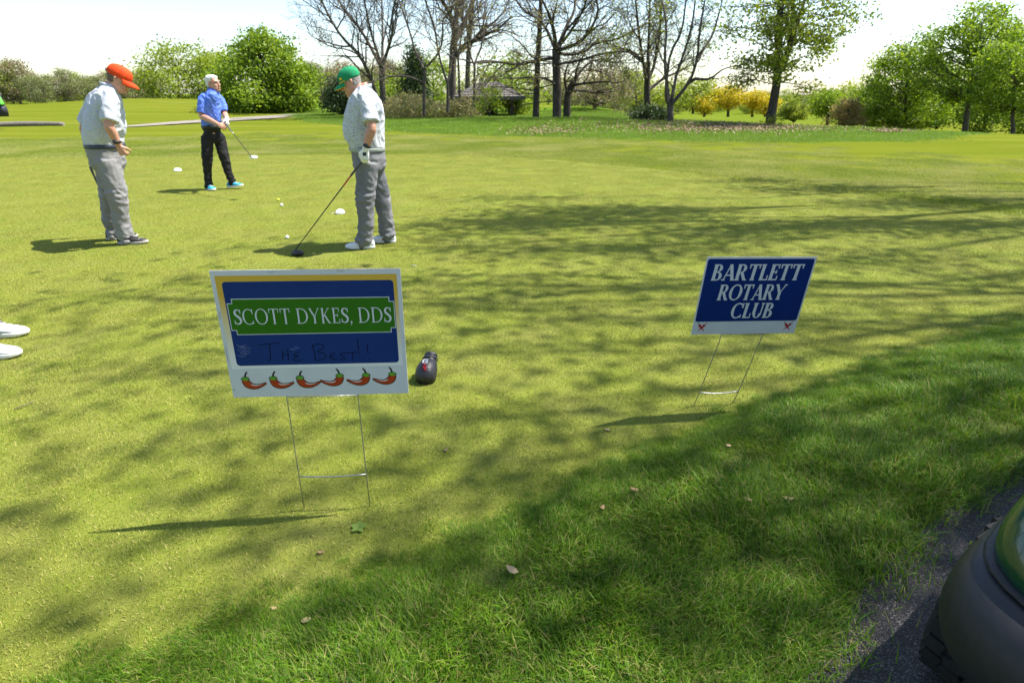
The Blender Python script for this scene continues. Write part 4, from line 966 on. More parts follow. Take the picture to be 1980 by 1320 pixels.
def stick(name, label, cat, a, b_, r, mat):
    p, q = gnd(*a, .012), gnd(*b_, .012); m_ = p.lerp(q, .5); mb = MB(); mb.tube([p - m_, Vector((.003, .004, .002)), q - m_], [r, r * .8, r * .6], 6); o = mb.build(name, MATS[mat], None, True); o.location = m_; tag(o, label, cat)
stick('golf_tee', 'white tee lying on the green above the near sign\'s right corner', 'tee', (796, 513), (806, 514), .004, 'tee_white')
stick('twig', 'thin dry twig on the green near the picture\'s left edge', 'twig', (27, 791), (66, 776), .0028, 'bark_twig')
stick('golf_tee', 'small white tee on the green left of the white dome cover', 'tee', (641, 413), (645, 412), .004, 'tee_white')

# ---- dry leaves on the grass
leafmat('dry_leaf', [(.36, .27, .14), (.44, .34, .19), (.30, .20, .10)], .15, .7)
def dry(px, py, s, rz, label, z=.006):
    c = gnd(px, py, z); rr = random.Random(px); V = []; n = 7
    for i in range(n):
        t = i / (n - 1); w_ = .32 * math.sin(math.pi * min(1, t * .93 + .05)) ** .8 + .01; x_ = (t - .5) * s; cu = .12 * s * (2 * t - 1) ** 2 + .04 * s * rr.uniform(-1, 1)
        V += [(x_, -w_ * s * rr.uniform(.8, 1.1), cu + .10 * s), (x_, 0, cu), (x_, w_ * s * rr.uniform(.8, 1.1), cu + .07 * s)]
    Fc = []
    for i in range(n - 1):
        for k in (0, 1): Fc.append((3 * i + k, 3 * i + k + 1, 3 * i + k + 4, 3 * i + k + 3))
    o = obj('dry_leaf', V, Fc, MATS['dry_leaf'], None, True); attr(o.data, 'rnd', [rr.random()] * len(V)); o.location = c; o.rotation_euler = (R(rr.uniform(-12, 12)), R(rr.uniform(-12, 12)), rz)
    o.modifiers.new('thick', 'SOLIDIFY').thickness = .0008; tag(o, label, 'leaf', 'dry leaves on the grass')
for a in ((620, 1068, .028, .2, 'orange-brown leaf on the green below the near sign\'s right leg'), (862, 870, .026, .9, 'curled tan leaf on the green right of the near sign\'s wire legs'), (1175, 831, .030, -.4, 'tan leaf on the green midway between the two signs\' legs'),
          (1227, 947, .034, -.5, 'tan leaf at the edge of the long grass below the midway leaf', .034), (1165, 981, .028, 1.2, 'crumpled orange-tan leaf at the inner corner of the long grass', .034), (1447, 966, .034, -.6, 'tan leaf in the long grass, left of the broad pale leaf', .034),
          (1524, 964, .040, -.2, 'broad pale leaf in the long grass above the path', .034), (990, 1103, .048, -.6, 'largest tan leaf, in the long grass at lower centre', .034), (592, 1199, .030, .5, 'pale round leaf where the long grass begins at lower left', .02),
          (530, 1176, .022, -.3, 'small pale leaf on the green above the pale round leaf'), (1409, 862, .028, -1, 'tan leaf in the long grass below the far sign\'s legs', .026), (1398, 831, .018, .4, 'tiny pale leaf on the green just below the far sign\'s legs')): dry(*a)
leafmat('fresh_leaf', [(.20, .30, .05)], .4)

wd = tag(empty('weed', gnd(694, 1022)), 'small broad-leaved weed on the green just below the near sign', 'weed')
for k in range(5):
    a = k * 1.26 + .3; mb = MB(); L_ = []; R_ = []
    pts = [(t * .032, .010 * math.sin(math.pi * t) + .001, .004 + .008 * math.sin(1.9 * t)) for t in np.linspace(.05, 1, 6)]
    ca, sa = math.cos(a), math.sin(a)
    V = [(x_ * ca - y_ * s_ * sa, x_ * sa + y_ * s_ * ca, z_) for x_, y_, z_ in pts for s_ in (-1, 1)]
    o = obj('leaf', V, [(2 * i, 2 * i + 1, 2 * i + 3, 2 * i + 2) for i in range(5)], MATS['fresh_leaf'], wd, True); attr(o.data, 'rnd', [.5] * len(V))
# ================================================================== PEOPLE
def clothmat(name, c1, c2, scale, rough=.85, spots=None, spscale=60):
    m, nt, b = mat_base(name); P = coords(nt, 'Object')
    col = ramp(nt, ntex(nt, P, scale, 4), [(.35, c1), (.65, c2)])
    if spots:
        for k, (sc_, th) in enumerate(((spscale, .16), (spscale * .7, .13))):
            vo = nt.nodes.new('ShaderNodeTexVoronoi'); vo.inputs['Scale'].default_value = sc_; nt.links.new(P, vo.inputs['Vector'])
            col = mixc(nt, ramp(nt, vo.outputs['Distance'], [(th * 1.6, (1, 1, 1)), (th * 2.4, (0, 0, 0))]), col, spots[k % len(spots)])
    nt.links.new(col, b.inputs['Base Color']); b.inputs['Roughness'].default_value = rough; b.inputs['Specular IOR Level'].default_value = .2
    bump(nt, b, ntex(nt, P, 28, 4), .35, .01)
    return m
m, nt, b = mat_base('skin')
P = coords(nt, 'Object'); nt.links.new(ramp(nt, ntex(nt, P, 22, 5, .6), [(.3, (.42, .205, .135)), (.5, (.50, .26, .175)), (.7, (.46, .20, .14))]), b.inputs['Base Color'])
b.inputs['Roughness'].default_value = .5; b.inputs['Subsurface Weight'].default_value = .12; b.inputs['Subsurface Radius'].default_value = (.01, .004, .002)
clothmat('shirt_white_blue', (.44, .47, .52), (.51, .53, .58), 5, .8, [(.28, .34, .46), (.46, .40, .38)], 85)
clothmat('shirt_white_leaf', (.44, .47, .50), (.51, .53, .55), 5, .8, [(.22, .28, .37), (.38, .34, .28)], 58)
clothmat('shirt_blue', (.085, .16, .58), (.11, .20, .68), 8, .75, [(.17, .27, .75), (.08, .14, .52)], 34)
clothmat('shirt_grey', (.25, .27, .30), (.3, .32, .35), 8)
clothmat('trousers_grey', (.145, .145, .155), (.185, .185, .195), 4, .85)
clothmat('trousers_light', (.195, .190, .195), (.24, .235, .24), 4, .85)
clothmat('trousers_black', (.012, .012, .013), (.022, .021, .022), 5, .8)
clothmat('trousers_charcoal', (.05, .05, .055), (.07, .07, .075), 5, .8)
clothmat('cap_orange', (.60, .052, .010), (.68, .068, .012), 20, .8)
clothmat('cap_green', (.012, .21, .085), (.018, .26, .11), 20, .8)
clothmat('cap_yellow', (.75, .42, .02), (.80, .48, .03), 20, .8)
clothmat('hair_grey', (.16, .14, .125), (.28, .26, .24), 60, .7)
clothmat('hair_white', (.55, .53, .50), (.70, .68, .66), 60, .6)
clothmat('hair_brown', (.10, .065, .045), (.17, .12, .085), 60, .7)
pm('belt_navy', (.035, .045, .075), None, 30, .5, .2, 60); pm('belt_white', (.30, .33, .30), None, 30, .5, .2, 60); pm('belt_black', (.012, .012, .012), None, 30, .5)
pm('leather_black', (.022, .020, .019), (.035, .032, .03), 30, .42, .3, 40); pm('leather_white', (.74, .75, .76), (.68, .69, .70), 30, .45, .2, 40)
pm('knit_teal', (.012, .27, .44), (.02, .36, .54), 40, .7, .5, 120); pm('sole_white', (.74, .73, .70), (.66, .65, .62), 30, .6); pm('sole_grey', (.42, .40, .36), None, 30, .7)
pm('glove_white', (.78, .78, .77), (.70, .70, .70), 30, .5, .3, 60); pm('rubber_black', (.010, .010, .011), (.018, .018, .018), 40, .55, .2, 80)
pm('eye_dark', (.02, .014, .01), None, 10, .2); pm('lens_dark', (.03, .03, .035), None, 10, .15); pm('lip', (.36, .13, .10), None, 10, .5)

def fuse(mb, name, mat, parent, voxel=.008, it=4, disp=None):
    """one continuous skin over overlapping closed shapes"""
    me = bpy.data.meshes.new('tmp'); me.from_pydata(mb.v, [], mb.f); me.update()
    o = bpy.data.objects.new('tmp', me); COL.objects.link(o)
    r = o.modifiers.new('r', 'REMESH'); r.mode = 'VOXEL'; r.voxel_size = voxel
    s = o.modifiers.new('s', 'SMOOTH'); s.factor = .5; s.iterations = it
    dg = bpy.context.evaluated_depsgraph_get(); dg.update()
    new = bpy.data.meshes.new_from_object(o.evaluated_get(dg)); bpy.data.objects.remove(o); bpy.data.meshes.remove(me)
    n = len(new.vertices); co = np.empty(n * 3, np.float32); new.vertices.foreach_get('co', co); co = co.reshape(-1, 3)
    if disp:
        no = np.empty(n * 3, np.float32); new.vertex_normals.foreach_get('vector', no); no = no.reshape(-1, 3)
        co = co + no * np.array([disp(p) for p in co.tolist()], np.float32)[:, None]; new.vertices.foreach_set('co', co.ravel())
    new.polygons.foreach_set('use_smooth', np.ones(len(new.polygons), bool)); new.materials.clear(); new.materials.append(mat); new.name = name; new.update()
    return link(bpy.data.objects.new(name, new), parent)
def V3(*a): return Vector(a)
def fr(yaw): return V3(math.cos(yaw), math.sin(yaw), 0), V3(-math.sin(yaw), math.cos(yaw), 0)
def ell(c, yaw, a, b_, n=22, p=2.0, tilt=0):
    F_, L_ = fr(yaw); out = []
    for k in range(n):
        t = 2 * math.pi * k / n; ct, st_ = math.cos(t), math.sin(t)
        x_ = math.copysign(abs(ct) ** (2 / p), ct) * a; y_ = math.copysign(abs(st_) ** (2 / p), st_) * b_
        out.append(c + F_ * x_ + L_ * y_ + V3(0, 0, -tilt * x_))
    return out
def catmull(pts, rad, k=4):
    P = [Vector(p) for p in pts]; out = []; ro = []
    for i in range(len(P) - 1):
        p0, p1, p2, p3 = P[max(0, i - 1)], P[i], P[i + 1], P[min(len(P) - 1, i + 2)]
        for j in range(k):
            t = j / k; out.append(.5 * ((2 * p1) + (p2 - p0) * t + (2 * p0 - 5 * p1 + 4 * p2 - p3) * t * t + (3 * p1 - p0 - 3 * p2 + p3) * t ** 3)); ro.append(rad[i] + (rad[i + 1] - rad[i]) * t)
    return out + [P[-1]], ro + [rad[-1]]
def limbtube(mb, pts, rad, n=14, k=4, flat=1.0): p, r = catmull(pts, rad, k); return mb.tube(p, r, n, True, flat)
def hand(mb, wrist, d, nrm, th, curl=.5, s=1.0, inf=0.0):
    """palm, four unequal curling fingers, thumb from the side of the palm"""
    d = d.normalized(); nrm = (nrm - d * nrm.dot(d)).normalized(); t = d.cross(nrm); t = t if t.dot(th) > 0 else -t
    rings = []
    for q, w_, h_ in ((-.02, .026, .021), (.01, .030, .019), (.045, .039, .017), (.08, .042, .015), (.098, .038, .012)):
        c = wrist + d * q * s; rings.append([c + t * math.cos(a) * (w_ * s + inf) + nrm * math.sin(a) * (h_ * s + inf) for a in (2 * math.pi * k / 12 for k in range(12))])
    mb.loft(rings)
    for lat, ln, r_, cx in ((.029, .074, .0092, .9), (.010, .082, .0095, 1.0), (-.010, .076, .0092, 1.08), (-.029, .060, .0082, 1.2)):
        p = wrist + d * .088 * s + t * lat * s; dr = d; pts = [p - d * .012]; a = 0
        for f_ in (.45, .32, .23):
            a += curl * cx; dr = d * math.cos(a) + nrm * math.sin(a); p = p + dr * ln * f_ * s; pts.append(p)
        mb.tube(pts, [(r_ + .0012) * s + inf, r_ * s + inf, r_ * .93 * s + inf, r_ * .7 * s + inf], 8)
    p = wrist + d * .022 * s + t * .026 * s; q = p + (t * .62 + d * .62 + nrm * .35).normalized() * .045 * s; e = q + (d * .85 + t * .05 + nrm * (.3 + .5 * curl)).normalized() * .034 * s; g2 = e + (d * .8 - t * .15 + nrm * (.35 + .6 * curl)).normalized() * .026 * s
    mb.tube([p, q, e, g2], [.015 * s + inf, .012 * s + inf, .0105 * s + inf, .008 * s + inf], 8)
def headmat(c, yaw, pitch, roll=0):
    """head frame: origin below the chin, x forwards, z up; pitch > 0 looks down"""
    return Matrix.Translation(c) @ Matrix.Rotation(yaw, 4, 'Z') @ Matrix.Rotation(pitch, 4, 'Y') @ Matrix.Rotation(roll, 4, 'X')
HEAD = [(-.012, .050, -.030, .032), (.006, .086, -.040, .041), (.030, .094, -.062, .056), (.055, .090, -.078, .066), (.085, .090, -.088, .071), (.112, .083, -.097, .073), (.128, .087, -.101, .074), (.140, .095, -.102, .074), (.165, .089, -.104, .074), (.195, .071, -.094, .067), (.218, .042, -.068, .050), (.231, .012, -.032, .022)]
def hring(M, z_, f_, b_, w_, inf=0, n=24):
    c = (f_ + b_) / 2; a = (f_ - b_) / 2 + inf; out = []
    for k in range(n):
        t = 2 * math.pi * k / n; ct, st_ = math.cos(t), math.sin(t)
        out.append(M @ V3(c + a * math.copysign(abs(ct) ** .9, ct), (w_ + inf) * math.copysign(abs(st_) ** .9, st_), z_))
    return out
def head(mb, M, jowl=0.0):
    mb.loft([hring(M, z_, f_, b_, w_ + (jowl if z_ < .07 else 0)) for z_, f_, b_, w_ in HEAD])
    mb.tube([M @ V3(.088, 0, .128), M @ V3(.102, 0, .108), M @ V3(.116, 0, .086), M @ V3(.094, 0, .074)], [.008, .011, .016, .010], 8)
    for s_ in (-1, 1):
        mb.tube([M @ V3(.094, s_ * .010, .080), M @ V3(.102, s_ * .017, .080)], [.008, .006], 6)
        mb.tube([M @ V3(.088, s_ * .012, .139), M @ V3(.088, s_ * .034, .143), M @ V3(.070, s_ * .055, .136)], [.007, .008, .006], 6)
        mb.tube([M @ V3(.078, s_ * .040, .082), M @ V3(.060, s_ * .056, .088)], [.014, .014], 8)
        mb.tube([M @ V3(-.012, s_ * .070, .088), M @ V3(-.020, s_ * .080, .100), M @ V3(-.022, s_ * .083, .122), M @ V3(-.008, s_ * .076, .130)], [.007, .008, .009, .006], 6)
    mb.tube([M @ V3(.092, -.020, .044), M @ V3(.099, 0, .046), M @ V3(.092, .020, .044)], [.005, .007, .005], 6)
    mb.tube([M @ V3(.086, -.012, .012), M @ V3(.093, 0, .012), M @ V3(.086, .012, .012)], [.012, .014, .012], 6)
def face_bits(M, parent, brow):
    for s_ in (-1, 1):
        mb = MB(); mb.ball(M @ V3(.079, s_ * .031, .117), .0085, 8, 6); mb.build('eye', MATS['eye_dark'], parent, True)
        mb = MB(); mb.tube([M @ V3(.0965, s_ * .014, .142), M @ V3(.096, s_ * .034, .147), M @ V3(.078, s_ * .055, .140)], [.004, .0045, .003], 6); mb.build('eyebrow', MATS[brow], parent, True)
    mb = MB(); mb.tube([M @ V3(.096, -.022, .0405), M @ V3(.1055, 0, .041), M @ V3(.096, .022, .0405)], [.002, .003, .002], 6); mb.build('mouth', MATS['lip'], parent, True)
def cap(M, parent, mat, under, mesh_back=False, trim=None):
    mb = MB(); rings = []
    for z_, f_, b_, w_, inf in ((.128, .086, -.100, .074, .006), (.142, .095, -.103, .076, .008), (.165, .096, -.106, .077, .009), (.195, .090, -.100, .073, .009), (.222, .066, -.080, .058, .009), (.238, .036, -.050, .036, .008), (.245, .004, -.018, .010, .006)): rings.append(hring(M, z_, f_, b_, w_, inf, 28))
    mb.loft(rings); c = mb.build('cap', MATS[mat], parent, True)
    top, bot = [], []; n = 13
    for k in range(n):
        a = R(-68 + 136 * k / (n - 1)); x0, y0 = -.004 + .108 * math.cos(a), .084 * math.sin(a); e = math.cos(a * 1.25) ** .7 if abs(a) < 1.25 else 0
        for tgt, dz in ((top, .0035), (bot, 0)):
            tgt.append([V3(x0 + .078 * e * u + .002, y0 * (1 + .02 * u), .136 - .028 * u * u - .020 * (y0 / .084) ** 2 * (.4 + .6 * u) + dz) for u in (0, .35, .7, 1.0)])
    mb = MB(); mb.loft([[M @ p for p in r_] + [M @ p for p in b_[::-1]] for r_, b_ in zip(top, bot)]); br = mb.build('brim', MATS[mat], c, True)
    mb = MB(); mb.loft([[M @ (p + V3(-.001, 0, -.0012)) for p in b_] + [M @ (p + V3(-.001, 0, -.0032)) for p in b_[::-1]] for b_ in bot]); mb.build('brim_underside', MATS[under], c, True)
    mb = MB(); mb.ball(M @ V3(-.007, 0, .252), (.008, .008, .005), 8, 6); mb.build('cap_button', MATS[mat], c, True)
    if trim:
        mb = MB(); mb.tube([M @ V3(.010 + .100 * math.cos(a), .087 * math.sin(a), .137) for a in np.linspace(-1.3, 1.3, 15)], .0045, 6); mb.build('cap_trim', MATS[trim], c, True)
        mb = MB()
        for s_ in (-1, 1): mb.ball(M @ V3(.062, s_ * .076, .165), (.014, .006, .012), 8, 6)
        mb.build('cap_patch', MATS[trim], c, True)
        mb = MB(); mb.ball(M @ V3(.100, 0, .178), (.007, .036, .022), 12, 8); mb.build('front_patch', MATS['belt_navy'], c, True)
    if mesh_back:
        mb = MB(); mb.ball(M @ V3(-.104, 0, .150), (.012, .040, .020), 12, 8); mb.build('strap_opening', MATS['hair_brown'], c, True)
    return c
def fringe(M, parent, mat, z0=.055, z1=.150, a0=75, inf=.006):
    """hair round the back and sides under a cap"""
    mb = MB(); n = 17; inn, out = [], []
    zs = np.linspace(z0, z1, 5)
    for z_ in zs:
        k = next(i for i in range(len(HEAD) - 1) if HEAD[i][0] <= z_ <= HEAD[i + 1][0]); h0, h1 = HEAD[k], HEAD[k + 1]; u = (z_ - h0[0]) / (h1[0] - h0[0]); f_, b_, w_ = [h0[i] + (h1[i] - h0[i]) * u for i in (1, 2, 3)]
        lim = a0 + 40 * (1 - (z_ - z0) / (z1 - z0))
        for tgt, ii in ((out, inf), (inn, -.006)): tgt.append([M @ V3((f_ + b_) / 2 + ((f_ - b_) / 2 + ii) * math.cos(R(a)), (w_ + ii) * math.sin(R(a)), z_) for a in np.linspace(lim, 360 - lim, n)])
    mb.loft([o_ + i_[::-1] for o_, i_ in zip(out, inn)]); return fuse(mb, 'hair', MATS[mat], parent, .005, 2, lambda p: .003 * mnoise.noise(V3(*p) * 60))
def shoe(parent, c, yaw, mat, sole, s=1.0, lift=0.0, lace=None, z0=0.0):
    """upper and sole, toe along yaw; c is the ankle's foot point"""
    M = Matrix.Translation(Vector(c) + V3(0, 0, z0)) @ Matrix.Rotation(yaw, 4, 'Z') @ Matrix.Rotation(-lift, 4, 'Y') @ Matrix.Scale(s, 4); mb = MB(); rings = []
    for x_, w_, h_, b_ in ((-.092, .018, .060, .02), (-.086, .030, .085, .02), (-.06, .037, .098, .02), (-.02, .040, .105, .02), (.02, .042, .098, .02), (.06, .046, .082, .02), (.10, .050, .067, .02), (.14, .050, .058, .02), (.175, .043, .051, .02), (.197, .028, .042, .021), (.205, .012, .034, .024)):
        r_ = []
        for k in range(16):
            t = 2 * math.pi * k / 16; y_ = w_ * math.copysign(abs(math.cos(t)) ** .8, math.cos(t)); zz = (b_ + h_) / 2 + (h_ - b_) / 2 * math.sin(t)
            if math.sin(t) > 0: y_ *= 1 - .35 * math.sin(t) * (1 if x_ < .1 else .6)
            r_.append(M @ V3(x_, y_, zz))
        rings.append(r_)
    mb.loft(rings); up = mb.build('shoe', MATS[mat], parent, True)
    ol = [(-.095, .0), (-.090, .026), (-.06, .039), (-.01, .040), (.04, .045), (.10, .053), (.15, .052), (.185, .040), (.208, .018), (.213, 0)]; ol = ol + [(x_, -y_) for x_, y_ in ol[-2:0:-1]]
    mb = MB(); mb.loft([[M @ V3(x_ * k, y_ * k, z_ + (.007 * max(0, (x_ - .12) / .09) if True else 0)) for x_, y_ in ol] for z_, k in ((0.0, .96), (.008, 1.0), (.024, 1.01), (.029, .97))]); mb.build('sole', MATS[sole], up, True)
    if lace:
        mb = MB()
        for q in range(4): x_ = .035 + q * .022; mb.tube([M @ V3(x_, -.026, .093 - q * .009), M @ V3(x_ + .006, 0, .1045 - q * .0105), M @ V3(x_, .026, .093 - q * .009)], .0035, 6)
        mb.build('laces', MATS[lace], up, True)
        mb = MB(); mb.tube([M @ V3(.128 + .012 * math.cos(a) , .047 * math.sin(a), .030 + .0335 * math.cos(a)) for a in np.linspace(-1.45, 1.45, 11)], .0018, 5); mb.build('toe_seam', MATS['sole_grey'], up, True)
    return up

def man(label, loc, S):
    """S: joints relative to loc. Body = one skin; clothes, cap, shoes are its children."""
    o = tag(empty('person', loc), label, 'person')
    tor = S['torso']                                             # rings: (centre, yaw, half depth, half width)
    hipc, hyaw = S['hip']; Fh, Lh = fr(hyaw)
    hips = {1: hipc + Lh * .095, -1: hipc - Lh * .095}
    M = headmat(*S['head']); nb = S['neck']
    # --- body
    mb = MB(); mb.loft([ell(c, yw, a * .80, b_ * .82) for c, yw, a, b_ in tor])
    mb.ball(hipc + V3(0, 0, .02), (.09, .11, .10), 16, 10); head(mb, M, S.get('jowl', .0))
    mb.tube([nb + V3(0, 0, -.06), nb, M @ V3(-.022, 0, .02), M @ V3(-.015, 0, .07)], [.07, .062, .056, .055], 16)
    for side in (1, -1):
        sh, el_, wr, hd, pn, curl = S['arm'][side]
        limbtube(mb, [sh, sh.lerp(el_, .5), el_, el_.lerp(wr, .35), wr], [.062, .054, .044, .046, .029], 12)
        hand(mb, wr, hd, pn, S.get('thumb', {}).get(side, V3(0, 0, 1)), curl)
        kn, an, fy = S['leg'][side]
        limbtube(mb, [hips[side], hips[side].lerp(kn, .5), kn, kn.lerp(an, .35), an], [.070, .062, .046, .048, .034], 12)
        F_, _ = fr(fy); mb.tube([an + V3(0, 0, -.02) - F_ * .03, an + V3(0, 0, -.040) + F_ * .05, an + V3(0, 0, -.050) + F_ * .10], [.026, .022, .016], 10)
    body = fuse(mb, 'body', MATS['skin'], o, .0075, 3)
    # --- shirt
    k0 = S.get('shirt_from', 2); c0, y0_, a0_, b0_ = tor[k0]
    mb = MB(); mb.loft([ell(c0 + V3(0, 0, -.05), y0_, a0_ * .80, b0_ * .82), ell(c0 + V3(0, 0, -.02), y0_, a0_ * .90, b0_ * .92)] + [ell(c, yw, a * (.965 if i == 0 else 1), b_ * (.965 if i == 0 else 1), p=2.25) for i, (c, yw, a, b_) in enumerate(tor[k0:])])
    for side in (1, -1):
        sh, el_, wr = S['arm'][side][:3]; k_ = S.get('sleeve', .82); e = sh.lerp(el_, k_)
        inn = tor[-4][0].lerp(sh, .55) + V3(0, 0, .02)
        limbtube(mb, [inn, sh + V3(0, 0, -.008), sh.lerp(el_, .4), e], [.075, .076, .074, .078], 16)
    sh_z = loc
    def fold(p):
        q = V3(*p); n1 = mnoise.noise(V3(q.x * 7, q.y * 7, q.z * 4)); n2 = mnoise.noise(V3(q.x * 16 + q.z * 9, q.y * 16, q.z * 7 + 3))
        return .012 * n1 + .010 * (1 - abs(n2) * 2.2) - .003
    shirt = fuse(mb, 'shirt', MATS[S['shirt']], o, .009, 4, fold)
    mb = MB(); cM = nb + V3(0, 0, -.015); Fn, Ln = fr(S['torso'][-1][1]); rings = []
    for q, rr_ in ((-.015, 1.10), (.012, 1.04), (.034, .98), (.032, .92), (.010, .95)):
        rings.append([cM + Fn * (.078 * rr_ * math.cos(t) + .010 - .3 * q) + Ln * .080 * rr_ * math.sin(t) + V3(0, 0, q - .020 * math.cos(t)) for t in (2 * math.pi * k / 20 for k in range(20))])
    mb.loft(rings); mb.build('collar', MATS[S['shirt']], shirt, True)
    # --- trousers
    mb = MB(); hr = S.get('hipr', (.15, .175)); tw = S.get('legr', (.112, .102, .090, .086, .090))
    bc, byaw, ba, bb = tor[S.get('shirt_from', 2)]
    mb.loft([ell(hipc + V3(0, 0, -.10), hyaw, hr[0] * .8, hr[1] * .86), ell(hipc + V3(0, 0, -.04), hyaw, hr[0], hr[1]), ell(hipc + V3(0, 0, .03), hyaw, hr[0] * 1.02, hr[1] * 1.01), ell(hipc.lerp(bc, .7), byaw, ba * .98, bb * .98), ell(bc + V3(0, 0, .012), byaw, ba * .985, bb * .985)])
    for side in (1, -1):
        kn, an, fy = S['leg'][side]; F_, _ = fr(fy)
        hem = an + V3(0, 0, -.022) + F_ * .006
        limbtube(mb, [hips[side] + V3(0, 0, .0), hips[side].lerp(kn, .5), kn, kn.lerp(an, .5) - F_ * .012, an.lerp(hem, .3), hem], [*tw[:4], tw[4] * .93, tw[4]], 16)
    def fold2(p):
        q = V3(*p); low = max(0, 1 - (q.z - .05) / .35); kn_ = math.exp(-((q.z - .52) / .12) ** 2); cr = math.exp(-((q.z - .86) / .07) ** 2)
        n1 = mnoise.noise(V3(q.x * 9, q.y * 9, q.z * 5)); n2 = mnoise.noise(V3(q.x * 11, q.y * 11, q.z * 26)); n3 = 1 - abs(mnoise.noise(V3(q.x * 14 + q.z * 8, q.y * 14, q.z * 11))) * 2.2
        return .008 * n1 + (.018 * low + .012 * kn_ + .009 * cr) * n2 + .008 * n3 * (.5 + low + kn_)
    tr = fuse(mb, 'trousers', MATS[S['trousers']], o, .009, 3, fold2)
    # --- belt
    mb = MB(); mb.loft([ell(bc + V3(0, 0, z_), byaw, ba * k + .003, bb * k + .003, 28, 2.1) for z_, k in ((-.034, .99), (-.032, 1.005), (.004, 1.005), (.006, .99))]); bl = mb.build('belt', MATS[S['belt']], o, True)
    Fb, Lb = fr(byaw); mb = MB(); mb.box((0, 0, 0), (.008, .045, .036), Matrix.Translation(bc + Fb * (ba + .010) + V3(0, 0, -.011)) @ Matrix.Rotation(byaw, 4, 'Z')); mb.build('buckle', MATS['steel_wire'], bl)
    for side in (1, -1):
        kn, an, fy = S['leg'][side]; c = V3(an.x, an.y, 0); shoe(o, c, fy, *S['shoe'], lift=S.get('lift', {}).get(side, 0), z0=S.get('shoez', {}).get(side, 0) + .004, lace=S.get('lace'))
    if S.get('hairmat'): S['hairfn'](M, o)
    face_bits(M, o, S.get('brow', 'hair_grey'))
    for side in S.get('glove', ()):
        sh, el_, wr, hd, pn, curl = S['arm'][side]; mb = MB(); hand(mb, wr, hd, pn, S.get('thumb', {}).get(side, V3(0, 0, 1)), curl, 1.0, .0026); dd = (wr - el_).normalized(); mb.tube([wr - dd * .035, wr + hd.normalized() * .01], [.036, .033], 14)
        gl = fuse(mb, 'glove', MATS['glove_white'], o, .0055, 2)
        mb = MB(); t_ = hd.normalized().cross(pn).normalized(); mb.box((0, 0, 0), (.034, .030, .004), Matrix.Translation(wr + hd.normalized() * .045 - pn.normalized() * .024) @ pn.to_track_quat('Z', 'Y').to_matrix().to_4x4()); mb.build('glove_tab', MATS['rubber_black'], gl)
    for side in S.get('watch', ()):
        sh, el_, wr, hd, pn, curl = S['arm'][side]; dd = (wr - el_).normalized(); c = wr - dd * .035; mb = MB(); mb.tube([c - dd * .012, c + dd * .012], [.036, .036], 18); wt = mb.build('watch', MATS['rubber_black'], o, True)
        mb = MB(); mb.tube([c - pn.normalized() * .034, c - pn.normalized() * .044], [.021, .020], 16); mb.build('watch_face', MATS['lens_dark'], wt, True)
    return o, M

def J(px, py, Y0, loc): return at(px, py, Y0) - loc

# ---- golfer in the green cap: side view, facing left, club in the gloved left hand
loc = gnd(717, 474); Y0 = loc.y; j = lambda px, py, dy=0: J(px, py, Y0 + dy, loc); yw = R(183)
def ring(pxf, pxb, py, w_, yaw):
    f_, b_ = j(pxf, py), j(pxb, py); return ((f_ + b_) / 2, yaw, abs(f_.x - b_.x) / 2, w_)
S = dict(torso=[ring(684, 742, 312, .165, yw), ring(682, 743, 298, .175, yw), ring(678, 743, 285, .18, yw), ring(667, 742, 268, .19, yw), ring(664, 742, 250, .195, yw), ring(666, 742, 230, .195, yw), ring(671, 740, 212, .20, yw), ring(676, 736, 196, .205, yw), ring(684, 728, 182, .19, yw), ring(690, 720, 174, .12, yw), ring(692, 714, 168, .07, yw)],
         hip=(j(714, 312), yw), neck=j(704, 170), head=(j(690, 181), yw, R(24)), jowl=.006,
         arm={1: (j(709, 197, -.165), j(719, 246, -.27), j(707, 289, -.26), V3(-.22, 0, -1), V3(0, .9, -.1), .55), -1: (j(707, 197, .165), j(712, 246, .26), j(700, 286, .22), V3(-.25, 0, -1), V3(0, -1, 0), .5)}, thumb={1: V3(-1, 0, 0), -1: V3(-1, 0, 0)},
         leg={1: (j(706, 388, -.13), j(706, 462, -.14), R(184)), -1: (j(738, 386, .12), j(748, 452, .12), R(178))}, shirt='shirt_white_leaf', trousers='trousers_grey', belt='belt_white', shoe=('leather_white', 'sole_white'), lace='sole_grey', hipr=(.165, .18), legr=(.118, .104, .088, .080, .084),
         hairmat=1, hairfn=lambda M, o: fringe(M, o, 'hair_grey', .055, .135), glove=(1,), watch=(1,), brow='hair_grey')
gman, M = man('golfer in green cap and pale patterned shirt, facing left with a club', loc, S)
cap(M, gman, 'cap_green', 'cap_yellow', trim='cap_yellow')
mb = MB(); mb.tube([M @ V3(.07, s_ * .02, .117) for s_ in (0,)] + [M @ V3(.071, 0, .117)], .002, 6)

